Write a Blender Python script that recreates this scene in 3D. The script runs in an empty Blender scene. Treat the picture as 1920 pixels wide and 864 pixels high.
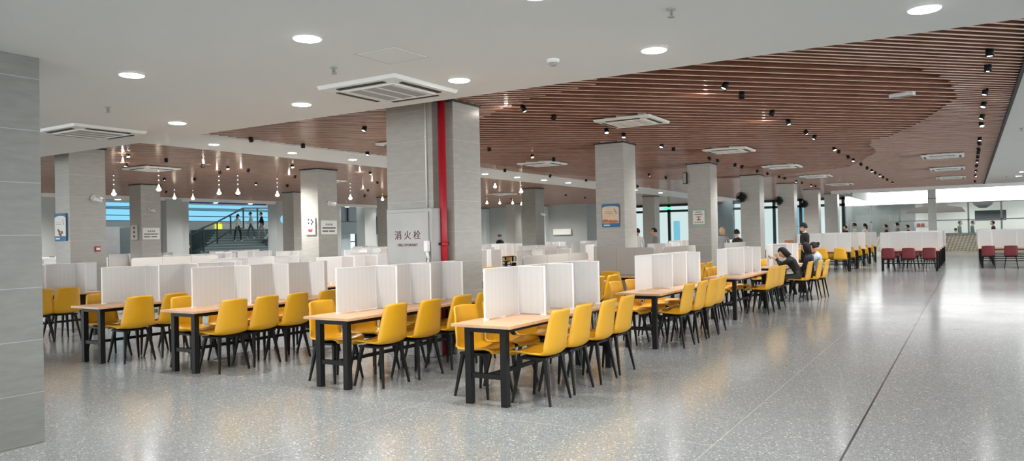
import bpy, bmesh, math, random
from mathutils import Vector, Matrix
random.seed(7)
SC = bpy.context.scene
COL = SC.collection
PI = math.pi
R = math.radians
ZW = 3.41      # underside of the wooden slats
ZS = 3.04      # underside of the low white soffit

# ------------------------------------------------------------ materials
def newmat(name):
    m = bpy.data.materials.new(name); m.use_nodes = True
    nt = m.node_tree
    return m, nt, nt.nodes['Principled BSDF']
def mat(name, col, rough=.5, metal=0, var=.06, scale=8, emis=None, es=0, spec=.5, coat=0):
    m, nt, b = newmat(name)
    b.inputs['Roughness'].default_value = rough
    b.inputs['Metallic'].default_value = metal
    b.inputs['Specular IOR Level'].default_value = spec
    b.inputs['Coat Weight'].default_value = coat
    tc = nt.nodes.new('ShaderNodeTexCoord')
    no = nt.nodes.new('ShaderNodeTexNoise'); no.inputs['Scale'].default_value = scale; no.inputs['Detail'].default_value = 3
    nt.links.new(tc.outputs['Object'], no.inputs['Vector'])
    cr = nt.nodes.new('ShaderNodeValToRGB')
    cr.color_ramp.elements[0].position = .3; cr.color_ramp.elements[1].position = .7
    cr.color_ramp.elements[0].color = tuple(c*(1-var) for c in col)+(1,)
    cr.color_ramp.elements[1].color = tuple(min(1, c*(1+var)) for c in col)+(1,)
    nt.links.new(no.outputs['Fac'], cr.inputs['Fac'])
    nt.links.new(cr.outputs['Color'], b.inputs['Base Color'])
    if emis:
        b.inputs['Emission Color'].default_value = tuple(emis)+(1,)
        b.inputs['Emission Strength'].default_value = es
    return m
def s2l(r, g, b):
    f = lambda c: ((c/255+.055)/1.055)**2.4 if c/255 > .04045 else c/255/12.92
    return (f(r), f(g), f(b))

def floor_mat():
    m, nt, b = newmat('terrazzo')
    N = nt.nodes.new; L = nt.links.new
    geo = N('ShaderNodeNewGeometry')
    def vor(scale, th, soft):
        v = N('ShaderNodeTexVoronoi'); v.inputs['Scale'].default_value = scale; L(geo.outputs['Position'], v.inputs['Vector'])
        mr = N('ShaderNodeMapRange'); mr.inputs[1].default_value = th; mr.inputs[2].default_value = th+soft
        mr.inputs[3].default_value = 1; mr.inputs[4].default_value = 0
        L(v.outputs['Distance'], mr.inputs[0]); return mr.outputs[0], v
    d1, v1 = vor(33, .2, .06)
    # keep only some of the cells as bright chips
    sp = N('ShaderNodeSeparateColor'); L(v1.outputs['Color'], sp.inputs[0])
    gt = N('ShaderNodeMath'); gt.operation = 'GREATER_THAN'; gt.inputs[1].default_value = .55; L(sp.outputs[0], gt.inputs[0])
    mm = N('ShaderNodeMath'); mm.operation = 'MULTIPLY'; L(d1, mm.inputs[0]); L(gt.outputs[0], mm.inputs[1])
    d2, v2 = vor(75, .38, .12)
    sp2 = N('ShaderNodeSeparateColor'); L(v2.outputs['Color'], sp2.inputs[0])
    no = N('ShaderNodeTexNoise'); no.inputs['Scale'].default_value = .35; L(geo.outputs['Position'], no.inputs['Vector'])
    base = N('ShaderNodeMixRGB'); base.inputs[1].default_value = s2l(140, 146, 148)+(1,); base.inputs[2].default_value = s2l(152, 157, 158)+(1,)
    L(no.outputs['Fac'], base.inputs[0])
    small = N('ShaderNodeMixRGB'); L(base.outputs[0], small.inputs[1])
    cr = N('ShaderNodeValToRGB'); cr.color_ramp.interpolation = 'CONSTANT'
    cr.color_ramp.elements[0].color = s2l(104, 110, 114)+(1,); cr.color_ramp.elements[1].position = .45; cr.color_ramp.elements[1].color = s2l(176, 178, 176)+(1,)
    L(sp2.outputs[1], cr.inputs[0]); L(cr.outputs[0], small.inputs[2])
    sm = N('ShaderNodeMath'); sm.operation = 'MULTIPLY'; sm.inputs[1].default_value = .65; L(d2, sm.inputs[0]); L(sm.outputs[0], small.inputs[0])
    chip = N('ShaderNodeMixRGB'); L(small.outputs[0], chip.inputs[1]); chip.inputs[2].default_value = s2l(218, 217, 212)+(1,)
    L(mm.outputs[0], chip.inputs[0])
    # seams
    sx = N('ShaderNodeSeparateXYZ'); L(geo.outputs['Position'], sx.inputs[0])
    def line(out, pos, period, w):
        a = N('ShaderNodeMath'); a.operation = 'SUBTRACT'; a.inputs[1].default_value = pos; L(out, a.inputs[0])
        p = N('ShaderNodeMath'); p.operation = 'PINGPONG'; p.inputs[1].default_value = period/2; L(a.outputs[0], p.inputs[0])
        c = N('ShaderNodeMath'); c.operation = 'LESS_THAN'; c.inputs[1].default_value = w/2; L(p.outputs[0], c.inputs[0]); return c.outputs[0]
    l1 = line(sx.outputs[1], 1.63, 2.8, .009); l2 = line(sx.outputs[0], 8.09, 2.7, .007)
    mx = N('ShaderNodeMath'); mx.operation = 'MAXIMUM'; L(l1, mx.inputs[0]); L(l2, mx.inputs[1])
    mxs = N('ShaderNodeMath'); mxs.operation = 'MULTIPLY'; mxs.inputs[1].default_value = .55; L(mx.outputs[0], mxs.inputs[0])
    seam = N('ShaderNodeMixRGB'); L(chip.outputs[0], seam.inputs[1]); seam.inputs[2].default_value = s2l(200, 200, 196)+(1,); L(mxs.outputs[0], seam.inputs[0])
    l3 = line(sx.outputs[1], .775, 60, .016)
    dk = N('ShaderNodeMixRGB'); L(seam.outputs[0], dk.inputs[1]); dk.inputs[2].default_value = s2l(50, 52, 54)+(1,); L(l3, dk.inputs[0])
    L(dk.outputs[0], b.inputs['Base Color'])
    nr = N('ShaderNodeTexNoise'); nr.inputs['Scale'].default_value = 1.3; nr.inputs['Detail'].default_value = 4; L(geo.outputs['Position'], nr.inputs['Vector'])
    rr = N('ShaderNodeMapRange'); rr.inputs[3].default_value = .12; rr.inputs[4].default_value = .2; L(nr.outputs['Fac'], rr.inputs[0]); L(rr.outputs[0], b.inputs['Roughness'])
    b.inputs['Specular IOR Level'].default_value = .62
    return m

def tile_mat(name, c1, c2, joint, h=.41):
    m, nt, b = newmat(name); N = nt.nodes.new; L = nt.links.new
    geo = N('ShaderNodeNewGeometry'); sx = N('ShaderNodeSeparateXYZ'); L(geo.outputs['Position'], sx.inputs[0])
    mp = N('ShaderNodeMapping'); mp.inputs['Scale'].default_value = (1.6, 1.6, 7); L(geo.outputs['Position'], mp.inputs['Vector'])
    no = N('ShaderNodeTexNoise'); no.inputs['Scale'].default_value = 3; no.inputs['Detail'].default_value = 8; no.inputs['Roughness'].default_value = .6
    L(mp.outputs[0], no.inputs['Vector'])
    cr = N('ShaderNodeValToRGB'); cr.color_ramp.elements[0].position = .3; cr.color_ramp.elements[1].position = .72
    cr.color_ramp.elements[0].color = c1+(1,); cr.color_ramp.elements[1].color = c2+(1,)
    L(no.outputs['Fac'], cr.inputs[0])
    p = N('ShaderNodeMath'); p.operation = 'PINGPONG'; p.inputs[1].default_value = h/2; L(sx.outputs[2], p.inputs[0])
    c = N('ShaderNodeMath'); c.operation = 'LESS_THAN'; c.inputs[1].default_value = .002; L(p.outputs[0], c.inputs[0])
    mi = N('ShaderNodeMixRGB'); L(cr.outputs[0], mi.inputs[1]); mi.inputs[2].default_value = joint+(1,); L(c.outputs[0], mi.inputs[0])
    L(mi.outputs[0], b.inputs['Base Color'])
    b.inputs['Roughness'].default_value = .32
    return m

def wood_mat(name, c1, c2, rough=.4, sc=(2, 30, 30)):
    m, nt, b = newmat(name); N = nt.nodes.new; L = nt.links.new
    tc = N('ShaderNodeTexCoord'); mp = N('ShaderNodeMapping'); mp.inputs['Scale'].default_value = sc
    L(tc.outputs['Object'], mp.inputs['Vector'])
    no = N('ShaderNodeTexNoise'); no.inputs['Scale'].default_value = 1.5; no.inputs['Detail'].default_value = 6; L(mp.outputs[0], no.inputs['Vector'])
    cr = N('ShaderNodeValToRGB'); cr.color_ramp.elements[0].position = .35; cr.color_ramp.elements[1].position = .68
    cr.color_ramp.elements[0].color = c1+(1,); cr.color_ramp.elements[1].color = c2+(1,)
    L(no.outputs['Fac'], cr.inputs[0]); L(cr.outputs[0], b.inputs['Base Color'])
    b.inputs['Roughness'].default_value = rough
    return m

def frosted(name, col, tr=.12, tl=.5, stripes=True):
    m = bpy.data.materials.new(name); m.use_nodes = True; nt = m.node_tree; nt.nodes.clear(); N = nt.nodes.new; L = nt.links.new
    out = N('ShaderNodeOutputMaterial')
    df = N('ShaderNodeBsdfDiffuse'); tlb = N('ShaderNodeBsdfTranslucent'); tp = N('ShaderNodeBsdfTransparent'); gl = N('ShaderNodeBsdfGlossy')
    gl.inputs['Roughness'].default_value = .35
    tc = N('ShaderNodeTexCoord'); wv = N('ShaderNodeTexWave'); wv.inputs['Scale'].default_value = 9; wv.bands_direction = 'DIAGONAL'
    mp = N('ShaderNodeMapping'); mp.inputs['Scale'].default_value = (1, 1, 0); L(tc.outputs['Object'], mp.inputs['Vector']); L(mp.outputs[0], wv.inputs['Vector'])
    cr = N('ShaderNodeValToRGB'); k = .972 if stripes else .985
    cr.color_ramp.elements[0].color = tuple(c*k for c in col)+(1,); cr.color_ramp.elements[1].color = col+(1,)
    L(wv.outputs['Fac'], cr.inputs[0])
    L(cr.outputs[0], df.inputs[0]); L(cr.outputs[0], tlb.inputs[0])
    a = N('ShaderNodeMixShader'); a.inputs[0].default_value = tl; L(df.outputs[0], a.inputs[1]); L(tlb.outputs[0], a.inputs[2])
    g = N('ShaderNodeMixShader'); g.inputs[0].default_value = .05; L(a.outputs[0], g.inputs[1]); L(gl.outputs[0], g.inputs[2])
    t = N('ShaderNodeMixShader'); t.inputs[0].default_value = tr; L(g.outputs[0], t.inputs[1]); L(tp.outputs[0], t.inputs[2])
    L(t.outputs[0], out.inputs[0])
    return m

def glass(name, col, refl=.12):
    m = bpy.data.materials.new(name); m.use_nodes = True; nt = m.node_tree; nt.nodes.clear(); N = nt.nodes.new; L = nt.links.new
    out = N('ShaderNodeOutputMaterial'); tp = N('ShaderNodeBsdfTransparent'); gl = N('ShaderNodeBsdfGlossy'); gl.inputs['Roughness'].default_value = .04
    tp.inputs[0].default_value = col+(1,)
    lw = N('ShaderNodeLayerWeight'); lw.inputs[0].default_value = .3
    mu = N('ShaderNodeMath'); mu.operation = 'MULTIPLY'; mu.inputs[1].default_value = refl*3; L(lw.outputs[0], mu.inputs[0])
    mx = N('ShaderNodeMixShader'); L(mu.outputs[0], mx.inputs[0]); L(tp.outputs[0], mx.inputs[1]); L(gl.outputs[0], mx.inputs[2]); L(mx.outputs[0], out.inputs[0])
    return m

def emit(name, col, s):
    m = bpy.data.materials.new(name); m.use_nodes = True; nt = m.node_tree; nt.nodes.clear()
    out = nt.nodes.new('ShaderNodeOutputMaterial'); e = nt.nodes.new('ShaderNodeEmission')
    no = nt.nodes.new('ShaderNodeTexNoise'); no.inputs['Scale'].default_value = .4
    cr = nt.nodes.new('ShaderNodeValToRGB'); cr.color_ramp.elements[0].color = tuple(c*.97 for c in col)+(1,); cr.color_ramp.elements[1].color = col+(1,)
    nt.links.new(no.outputs['Fac'], cr.inputs[0]); nt.links.new(cr.outputs[0], e.inputs[0])
    e.inputs[1].default_value = s; nt.links.new(e.outputs[0], out.inputs[0]); return m

M = {}
M['floor'] = floor_mat()
M['white'] = mat('white_ceiling_paint', (.74, .74, .72), .7, var=.012, scale=1)
M['whitegloss'] = mat('white_plastic', (.8, .8, .78), .35, var=.01)
M['vent'] = mat('cassette_plastic', (.74, .74, .71), .4, var=.01)
M['grille'] = mat('grille_grey', (.36, .36, .35), .6, var=.2, scale=60)
M['grille_pale'] = mat('grille_pale', (.62, .61, .58), .6, var=.05, scale=60)
M['slotblack'] = mat('slot_black', (.012, .012, .012), .6)
M['tile'] = tile_mat('grey_stone_tile', s2l(164, 162, 155), s2l(178, 176, 169), s2l(202, 201, 196))
M['tile_dark'] = tile_mat('grey_stone_tile_dark', s2l(126, 124, 118), s2l(142, 140, 134), s2l(165, 163, 157))
M['tile_mid'] = tile_mat('grey_stone_tile_mid', s2l(116, 117, 112), s2l(130, 131, 126), s2l(170, 171, 167))
M['wall'] = mat('grey_wall', s2l(172, 176, 174), .5, var=.05, scale=.7)
M['wall_dark'] = mat('dark_grey_wall', s2l(88, 98, 100), .5, var=.08, scale=.7)
M['kitchen'] = mat('kitchen_wall', s2l(150, 153, 152), .5, var=.2, scale=.8)
M['wall_light'] = mat('pale_wall', s2l(205, 212, 212), .5, var=.03, scale=.7)
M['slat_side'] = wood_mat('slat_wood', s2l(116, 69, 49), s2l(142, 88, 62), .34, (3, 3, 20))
M['slat_face_lit'] = wood_mat('slat_wood_lit', s2l(240, 210, 188), s2l(250, 226, 206), .2, (3, 3, 20))  # undersides of the same wood, paled to paint in light bounced up
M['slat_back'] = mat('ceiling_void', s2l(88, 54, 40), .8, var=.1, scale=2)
M['desk'] = wood_mat('oak_laminate', s2l(196, 156, 120), s2l(214, 176, 140), .35, (12, 2, 2))
M['black'] = mat('black_powder_coat', (.008, .008, .008), .5, var=.1, spec=.2)
M['yellow'] = mat('yellow_plastic', s2l(218, 162, 26), .4, var=.015, coat=.1)
M['burg'] = mat('burgundy_plastic', s2l(112, 42, 48), .42, var=.03)
M['redapron'] = mat('red_brown_laminate', s2l(120, 52, 50), .45, var=.05)
M['div'] = frosted('frosted_divider', (.85, .86, .865), .07, .6)
M['div_edge'] = mat('divider_trim', (.88, .88, .88), .35, var=.01)
M['gdiv'] = mat('grey_fabric_screen', s2l(176, 174, 170), .8, var=.05, scale=80)
M['steel'] = mat('brushed_steel', (.36, .36, .35), .42, .35, var=.06, scale=3)
M['redpipe'] = mat('red_pipe_paint', s2l(176, 26, 42), .35, var=.03)
M['redtext'] = mat('dark_red_lettering', s2l(96, 50, 52), .6)
M['lamp'] = emit('lamp_glow', (1, .985, .95), 14)
M['lampring'] = mat('lamp_ring', (.85, .85, .84), .4, var=.01)
M['warm'] = emit('warm_bulb', (1, .84, .62), 6)
M['crystal'] = mat('crystal_glass', (.9, .86, .8), .1, var=.02, emis=(1, .9, .75), es=.6)
M['spotglow'] = emit('spot_glow', (1, .93, .85), 9)
M['fascia'] = emit('lit_sign_panel', (1, .995, .99), 2.3)
M['sky_pane'] = emit('bright_sky', (.13, .34, .46), 1)
M['outside'] = emit('bright_outdoors', (.44, .505, .51), 1)
M['glass'] = glass('clear_glass', (.84, .87, .86))
M['frame'] = mat('dark_frame', s2l(22, 34, 38), .4)
M['alu'] = mat('aluminium_frame', s2l(140, 142, 142), .4, .4, var=.02)
M['stair'] = mat('stair_stone', s2l(96, 112, 112), .5, var=.08, scale=4)
M['stair_edge'] = mat('stair_nosing', s2l(150, 166, 166), .5, var=.05)
M['blue'] = mat('blue_banner', s2l(14, 72, 140), .5, var=.03)
M['poster_blue'] = mat('poster_blue', s2l(24, 110, 160), .45, var=.03)
M['paper'] = mat('white_paper', s2l(236, 236, 230), .5, var=.01)
M['paper_pink'] = mat('pinkish_card', s2l(214, 206, 202), .5, var=.01)
M['beige'] = mat('poster_beige', s2l(226, 202, 176), .5, var=.08, scale=6)
M['food'] = mat('poster_food', s2l(206, 120, 62), .5, var=.4, scale=40)
M['foodb'] = mat('poster_food_brown', s2l(150, 110, 66), .5, var=.3, scale=60)
M['ink'] = mat('dark_ink', s2l(52, 46, 46), .6)
M['inkred'] = mat('red_ink', s2l(186, 60, 60), .6)
M['green'] = mat('poster_green', s2l(150, 196, 166), .5)
M['exit'] = emit('exit_green', s2l(70, 200, 150), 1.2)
M['yellowsign'] = emit('yellow_green_sign', s2l(214, 224, 60), .9)
M['skin'] = mat('skin', s2l(214, 170, 142), .5, var=.03)
M['hair'] = mat('black_hair', s2l(20, 17, 17), .8, var=.2, scale=40)
M['hair_brown'] = mat('light_brown_hair', s2l(176, 146, 112), .5, var=.2, scale=40)
M['eye'] = mat('eye_dark', (.01, .01, .01), .2)
M['lip'] = mat('lip', s2l(176, 104, 96), .5)
for n, c in dict(c_black=(26, 27, 28), c_dgrey=(70, 72, 74), c_grey=(132, 134, 136), c_lblue=(168, 184, 196), c_white=(222, 222, 218), c_navy=(34, 40, 52),
                 c_denim=(82, 104, 118), c_khaki=(170, 164, 150), c_green=(70, 108, 92), c_brown=(150, 106, 74)).items():
    M[n] = mat(n.replace('c_', 'cloth_'), s2l(*c), .85, var=.12, scale=30)
M['foodhood'] = mat('hood_metal', s2l(128, 118, 114), .5, .2, var=.05)
M['patt'] = None
def pattern_mat():
    m, nt, b = newmat('counter_front_pattern'); N = nt.nodes.new; L = nt.links.new
    geo = N('ShaderNodeNewGeometry'); mp = N('ShaderNodeMapping'); mp.inputs['Rotation'].default_value = (R(35), 0, 0); mp.inputs['Scale'].default_value = (1, 1, 1)
    L(geo.outputs['Position'], mp.inputs[0])
    br = N('ShaderNodeTexChecker'); br.inputs['Scale'].default_value = 5.5
    mp.inputs['Scale'].default_value = (0, 1.3, 2.6)
    mp.inputs['Location'].default_value = (.13, 0, 0)
    L(mp.outputs[0], br.inputs['Vector']); br.inputs['Color1'].default_value = s2l(200, 192, 176)+(1,); br.inputs['Color2'].default_value = s2l(150, 140, 118)+(1,)
    L(br.outputs[0], b.inputs['Base Color']); b.inputs['Roughness'].default_value = .4; return m
M['patt'] = pattern_mat()

# ------------------------------------------------------------ mesh helpers
class MB:
    def __init__(s): s.bm = bmesh.new(); s.mi = 0
    def _fin(s, geom):
        for f in geom: f.material_index = s.mi
    def box(s, x0, x1, y0, y1, z0, z1, M4=None, bev=0):
        b = s.bm
        vs = [b.verts.new((x, y, z)) for x in (x0, x1) for y in (y0, y1) for z in (z0, z1)]
        idx = [(0, 1, 3, 2), (4, 6, 7, 5), (0, 4, 5, 1), (2, 3, 7, 6), (0, 2, 6, 4), (1, 5, 7, 3)]
        fs = [b.faces.new([vs[i] for i in q]) for q in idx]
        s._fin(fs)
        if bev:
            es = list({e for f in fs for e in f.edges})
            r = bmesh.ops.bevel(b, geom=es, offset=bev, segments=2, affect='EDGES', profile=.6)
            for f in r['faces']: f.material_index = s.mi
            vs = list({v for f in r['faces'] for v in f.verts} | {v for v in vs if v.is_valid})
        if M4 is not None:
            bmesh.ops.transform(b, matrix=M4, verts=vs)
        return s
    def bar(s, p, q, w, h=None, w2=None, up=(0, 0, 1)):
        """tapered square bar from p to q"""
        h = h or w; k = (w2 or w)/w
        p = Vector(p); q = Vector(q); d = (q-p).normalized(); u = Vector(up)
        if abs(d.dot(u)) > .95: u = Vector((1, 0, 0))
        a = d.cross(u).normalized(); c = a.cross(d).normalized()
        vs = []
        for o, f in ((p, 1), (q, k)):
            for sa, sc in ((-1, -1), (1, -1), (1, 1), (-1, 1)):
                vs.append(s.bm.verts.new(o+a*sa*w/2*f+c*sc*h/2*f))
        fs = [s.bm.faces.new([vs[i] for i in t]) for t in ((3, 2, 1, 0), (4, 5, 6, 7), (0, 1, 5, 4), (1, 2, 6, 5), (2, 3, 7, 6), (3, 0, 4, 7))]
        s._fin(fs); return s
    def tube(s, p, q, r, r2=None, n=12, cap=True):
        r2 = r if r2 is None else r2
        p = Vector(p); q = Vector(q); d = (q-p).normalized(); u = Vector((0, 0, 1)) if abs(d.z) < .95 else Vector((1, 0, 0))
        a = d.cross(u).normalized(); c = a.cross(d).normalized()
        A = [s.bm.verts.new(p+(a*math.cos(2*PI*i/n)+c*math.sin(2*PI*i/n))*r) for i in range(n)]
        B = [s.bm.verts.new(q+(a*math.cos(2*PI*i/n)+c*math.sin(2*PI*i/n))*r2) for i in range(n)]
        fs = [s.bm.faces.new((A[i], A[(i+1) % n], B[(i+1) % n], B[i])) for i in range(n)]
        for f in fs: f.smooth = True
        if cap: fs += [s.bm.faces.new(A[::-1]), s.bm.faces.new(B)]
        s._fin(fs); return s
    def lathe(s, prof, c=(0, 0, 0), n=20, axis='Z'):
        rings = []
        for r, z in prof:
            rings.append([s.bm.verts.new((c[0]+r*math.cos(2*PI*i/n), c[1]+r*math.sin(2*PI*i/n), c[2]+z)) for i in range(n)])
        fs = []
        for A, B in zip(rings, rings[1:]):
            fs += [s.bm.faces.new((A[i], A[(i+1) % n], B[(i+1) % n], B[i])) for i in range(n)]
        for f in fs: f.smooth = True
        fs += [s.bm.faces.new(rings[0][::-1]), s.bm.faces.new(rings[-1])]
        s._fin(fs); return s
    def prism(s, pts, z0, z1):
        A = [s.bm.verts.new((x, y, z0)) for x, y in pts]; B = [s.bm.verts.new((x, y, z1)) for x, y in pts]; n = len(pts)
        fs = [s.bm.faces.new(A[::-1]), s.bm.faces.new(B)] + [s.bm.faces.new((A[i], A[(i+1) % n], B[(i+1) % n], B[i])) for i in range(n)]
        s._fin(fs); return s
    def mat(s, i): s.mi = i; return s
    def mesh(s, name, *mats):
        bmesh.ops.recalc_face_normals(s.bm, faces=s.bm.faces[:])
        me = bpy.data.meshes.new(name); s.bm.to_mesh(me); s.bm.free()
        for m in mats: me.materials.append(M[m] if isinstance(m, str) else m)
        return me
    def build(s, name, *mats, parent=None, loc=(0, 0, 0), rot=(0, 0, 0)):
        return obj(name, s.mesh(name, *mats), parent, loc, rot)
def obj(name, me, parent=None, loc=(0, 0, 0), rot=(0, 0, 0)):
    o = bpy.data.objects.new(name, me); COL.objects.link(o); o.location = loc; o.rotation_euler = rot
    if parent: o.parent = parent
    return o
def tag(o, label=None, cat=None, group=None, kind=None):
    if label: o['label'] = label
    if cat: o['category'] = cat
    if group: o['group'] = group
    if kind: o['kind'] = kind
    return o
def thing(name, label, cat, loc=(0, 0, 0), rz=0, group=None, rot=None):
    o = bpy.data.objects.new(name, None); COL.objects.link(o); o.location = loc; o.rotation_euler = rot or (0, 0, rz)
    o.empty_display_size = .1
    return tag(o, label, cat, group)
def struct(o, label=None, cat=None): return tag(o, label, cat, None, 'structure')
def dup(root, label, loc, rz=0, group=None, rot=None):
    r = root.copy(); COL.objects.link(r); r.location = loc; r.rotation_euler = rot or (0, 0, rz); r['label'] = label
    if group: r['group'] = group
    for ch in list(root.children):
        c = ch.copy(); COL.objects.link(c); c.parent = r
        for g in list(ch.children):
            d = g.copy(); COL.objects.link(d); d.parent = c
    return r
ORD = ['nearest', 'second', 'third', 'farthest']
NUM = ['first', 'second', 'third', 'fourth', 'fifth', 'sixth', 'seventh', 'eighth', 'ninth', 'tenth', 'eleventh', 'twelfth', 'thirteenth', 'fourteenth', 'fifteenth', 'sixteenth', 'seventeenth', 'eighteenth']

# ------------------------------------------------------------ room shell
struct(MB().box(-9, 60, -14, 44, -.2, 0).build('floor', 'floor'), 'speckled grey polished terrazzo floor with thin seams', 'floor')
c = MB()
c.box(-9, 6.5, -14, 30, ZS, ZS+.55)
struct(c.build('ceiling', 'white'), 'low flat white ceiling with round downlights', 'ceiling')
struct(MB().box(6.5, 38.3, -14, -.57, ZW, ZW+.2).build('ceiling', 'white'), 'white ceiling strip over the right aisle', 'ceiling')
struct(MB().box(6.5, 44, 11.1, 12.8, ZW-.02, ZW+.2).build('ceiling', 'white'), 'white ceiling band with downlights between wooden slats', 'ceiling')
struct(MB().box(38.3, 60, -14, 5.6, 4.25, 4.4).build('ceiling', 'white'), 'raised white ceiling over the serving counter', 'ceiling')
struct(MB().box(38.3, 38.5, -14, 5.6, ZW-.14, 4.25).build('trim_1', 'whitegloss'), 'white bulkhead trim ending the wooden ceiling')
struct(MB().box(38.5, 60, 5.6, 5.8, ZW, 4.4).build('trim_2', 'white'), 'white bulkhead side over the counter')
# backing above slats
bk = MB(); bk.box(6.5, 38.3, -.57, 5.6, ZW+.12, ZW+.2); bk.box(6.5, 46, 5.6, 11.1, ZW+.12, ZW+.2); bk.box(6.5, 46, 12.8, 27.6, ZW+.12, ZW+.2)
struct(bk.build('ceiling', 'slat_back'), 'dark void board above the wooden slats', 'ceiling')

# wooden slats, running diagonally to the hall
D = Vector((1, -1)).normalized(); Nn = Vector((1, 1)).normalized()
SPARSE = [(6.9, 2.6), (7.9, 2.1), (8.54, 1.8), (9.74, .58), (10.32, .32), (10.86, .22), (11.64, .14), (12.16, .14), (12.71, .16), (13.26, .32), (14.39, .56),
          (15.73, .96), (16.89, 1.42), (17.18, 1.71), (18.24, 1.86), (20, 1.9), (24, 3), (26.5, 6), (25, 9), (20, 10.6), (12, 10.2), (10.2, 7.6),
          (9.57, 6.35), (9.44, 6.12), (9.22, 5.86), (8.97, 5.4), (8.81, 5.14), (8.67, 4.89), (8.61, 4.6), (8.53, 4.3), (8.44, 3.98), (7.9, 3.6), (7.3, 3.2)]
def inpoly(x, y, P):
    r = False; j = len(P)-1
    for i in range(len(P)):
        if (P[i][1] > y) != (P[j][1] > y) and x < (P[j][0]-P[i][0])*(y-P[i][1])/(P[j][1]-P[i][1])+P[i][0]: r = not r
        j = i
    return r
def slats(rects, name, label):
    mb = MB(); pitch = .13
    k0 = int((6.5-.57)/math.sqrt(2)/pitch)-2; k1 = int((46+28)/math.sqrt(2)/pitch)+2
    for k in range(k0, k1):
        cc = k*pitch
        for (x0, x1, y0, y1) in rects:
            # p = cc*Nn + t*D
            ta = [(x0-cc*Nn.x)/D.x, (x1-cc*Nn.x)/D.x]; tb = [(y0-cc*Nn.y)/D.y, (y1-cc*Nn.y)/D.y]
            t0 = max(min(ta), min(tb)); t1 = min(max(ta), max(tb))
            if t1-t0 < .05: continue
            segs = [(t0, t1)]
            if k % 2:
                segs = []; t = t0; st = None
                while t < t1:
                    p = cc*Nn+t*D
                    ins = inpoly(p.x, p.y, SPARSE)
                    if not ins and st is None: st = t
                    if ins and st is not None: segs.append((st, t)); st = None
                    t += .05
                if st is not None: segs.append((st, t1))
            for a, b in segs:
                if b-a < .06: continue
                P = cc*Nn+a*D; Q = cc*Nn+b*D; w = Nn*.021
                vs = []
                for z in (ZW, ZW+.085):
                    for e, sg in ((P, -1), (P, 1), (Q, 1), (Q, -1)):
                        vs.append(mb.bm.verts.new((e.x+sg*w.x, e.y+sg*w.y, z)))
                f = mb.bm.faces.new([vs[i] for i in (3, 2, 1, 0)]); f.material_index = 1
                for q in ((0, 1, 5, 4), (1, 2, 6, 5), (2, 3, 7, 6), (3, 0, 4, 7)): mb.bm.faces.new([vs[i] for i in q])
    o = mb.build(name, 'slat_side', 'slat_face_lit'); struct(o, label, 'ceiling')
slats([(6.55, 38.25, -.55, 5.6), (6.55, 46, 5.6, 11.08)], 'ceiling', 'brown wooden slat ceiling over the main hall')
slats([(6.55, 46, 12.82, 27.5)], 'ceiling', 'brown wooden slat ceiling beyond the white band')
# dark trim edge along right ceiling
struct(MB().box(6.5, 38.3, -.6, -.56, ZW-.01, ZW+.1).build('trim_3', 'slotblack'), 'dark shadow gap beside the wooden slats')

# walls
def wall(name, label, boxes, m='wall'):
    w = MB()
    for b in boxes: w.box(*b)
    return struct(w.build(name, m), label, 'wall')
wall('wall_back', 'grey wall behind the seating with openings to the stair hall', [
    (6, 15.9, 27.6, 27.9, 0, 3.6), (17.1, 19.4, 27.6, 27.9, 0, 3.6), (23.75, 28.2, 27.6, 27.9, 0, 3.6), (32.3, 40, 27.6, 27.9, 0, 3.6),
    (15.9, 17.1, 27.6, 27.9, 3.28, 3.6), (19.4, 23.75, 27.6, 27.9, 3.34, 3.6), (28.2, 32.3, 27.6, 27.9, 3.34, 3.6)])
wall('wall_end', 'grey end wall behind the far tables', [(40, 40.3, 19.3, 27.6, 0, 3.6), (40.3, 46, 19.3, 19.6, 0, 3.6)])
wall('wall_left', 'grey wall far left', [(5.7, 6, 18, 28, 0, 3.6)])
# white cove under back ceiling
struct(MB().box(6, 40, 27.35, 27.6, 3.28, 3.41).build('trim_4', 'white'), 'white cove along the back wall')
# pilasters on back wall and on the end wall
for (x0, x1, y0, y1, lab) in ((23.75, 24.15, 27.3, 27.6, 'grey pilaster right of the stair opening'), (24.3, 24.45, 27.3, 27.6, 'thin grey pilaster by the stair opening'),
                         (18.2, 18.9, 27.3, 27.6, 'grey pilaster left of the stair opening'), (30.3, 31.2, 27.9, 28.5, 'grey pillar inside the second wall opening'),
                         (39.6, 40, 21.9, 22.6, 'pale pilaster on the end wall, right'), (39.6, 40, 26.2, 26.9, 'pale pilaster on the end wall, left')):
    struct(MB().box(x0, x1, y0, y1, 0, 3.34).build('wall_pilaster', 'wall_light' if 'pale' in lab else 'wall'), lab, 'wall')
# end window wall at X=46
fw = MB(); gl = MB(); 
fw.box(46, 46.15, 6, 19.3, 2.9, 3.04); fw.box(46, 46.15, 6, 19.3, 3.27, 3.6); fw.box(46, 46.15, 6, 19.3, 0, .1)
for y in (6.1, 7.6, 8.4, 9.9, 11.4, 12.9, 14.9, 16.4, 17.9, 19.2): fw.box(46, 46.15, y-.08, y+.08, 0, 3.4)
wn = struct(fw.build('window_1', 'frame'), 'tall dark framed windows at the far end', 'window')
struct(MB().box(46.05, 46.08, 6, 19.3, .1, 3.3).build('glass_pane', 'glass', parent=wn))
wall('wall_end', 'dark wall pier between far windows', [(45.8, 46.3, 12.3, 13.2, 0, 3.6), (45.8, 46.3, 14.0, 15.0, 0, 3.6)], 'wall_dark')
struct(MB().box(50.5, 50.6, 6.85, 26, -.1, 4.2).build('wall_outside', 'outside'), 'sunlit outdoors beyond the far windows', 'wall')
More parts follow.
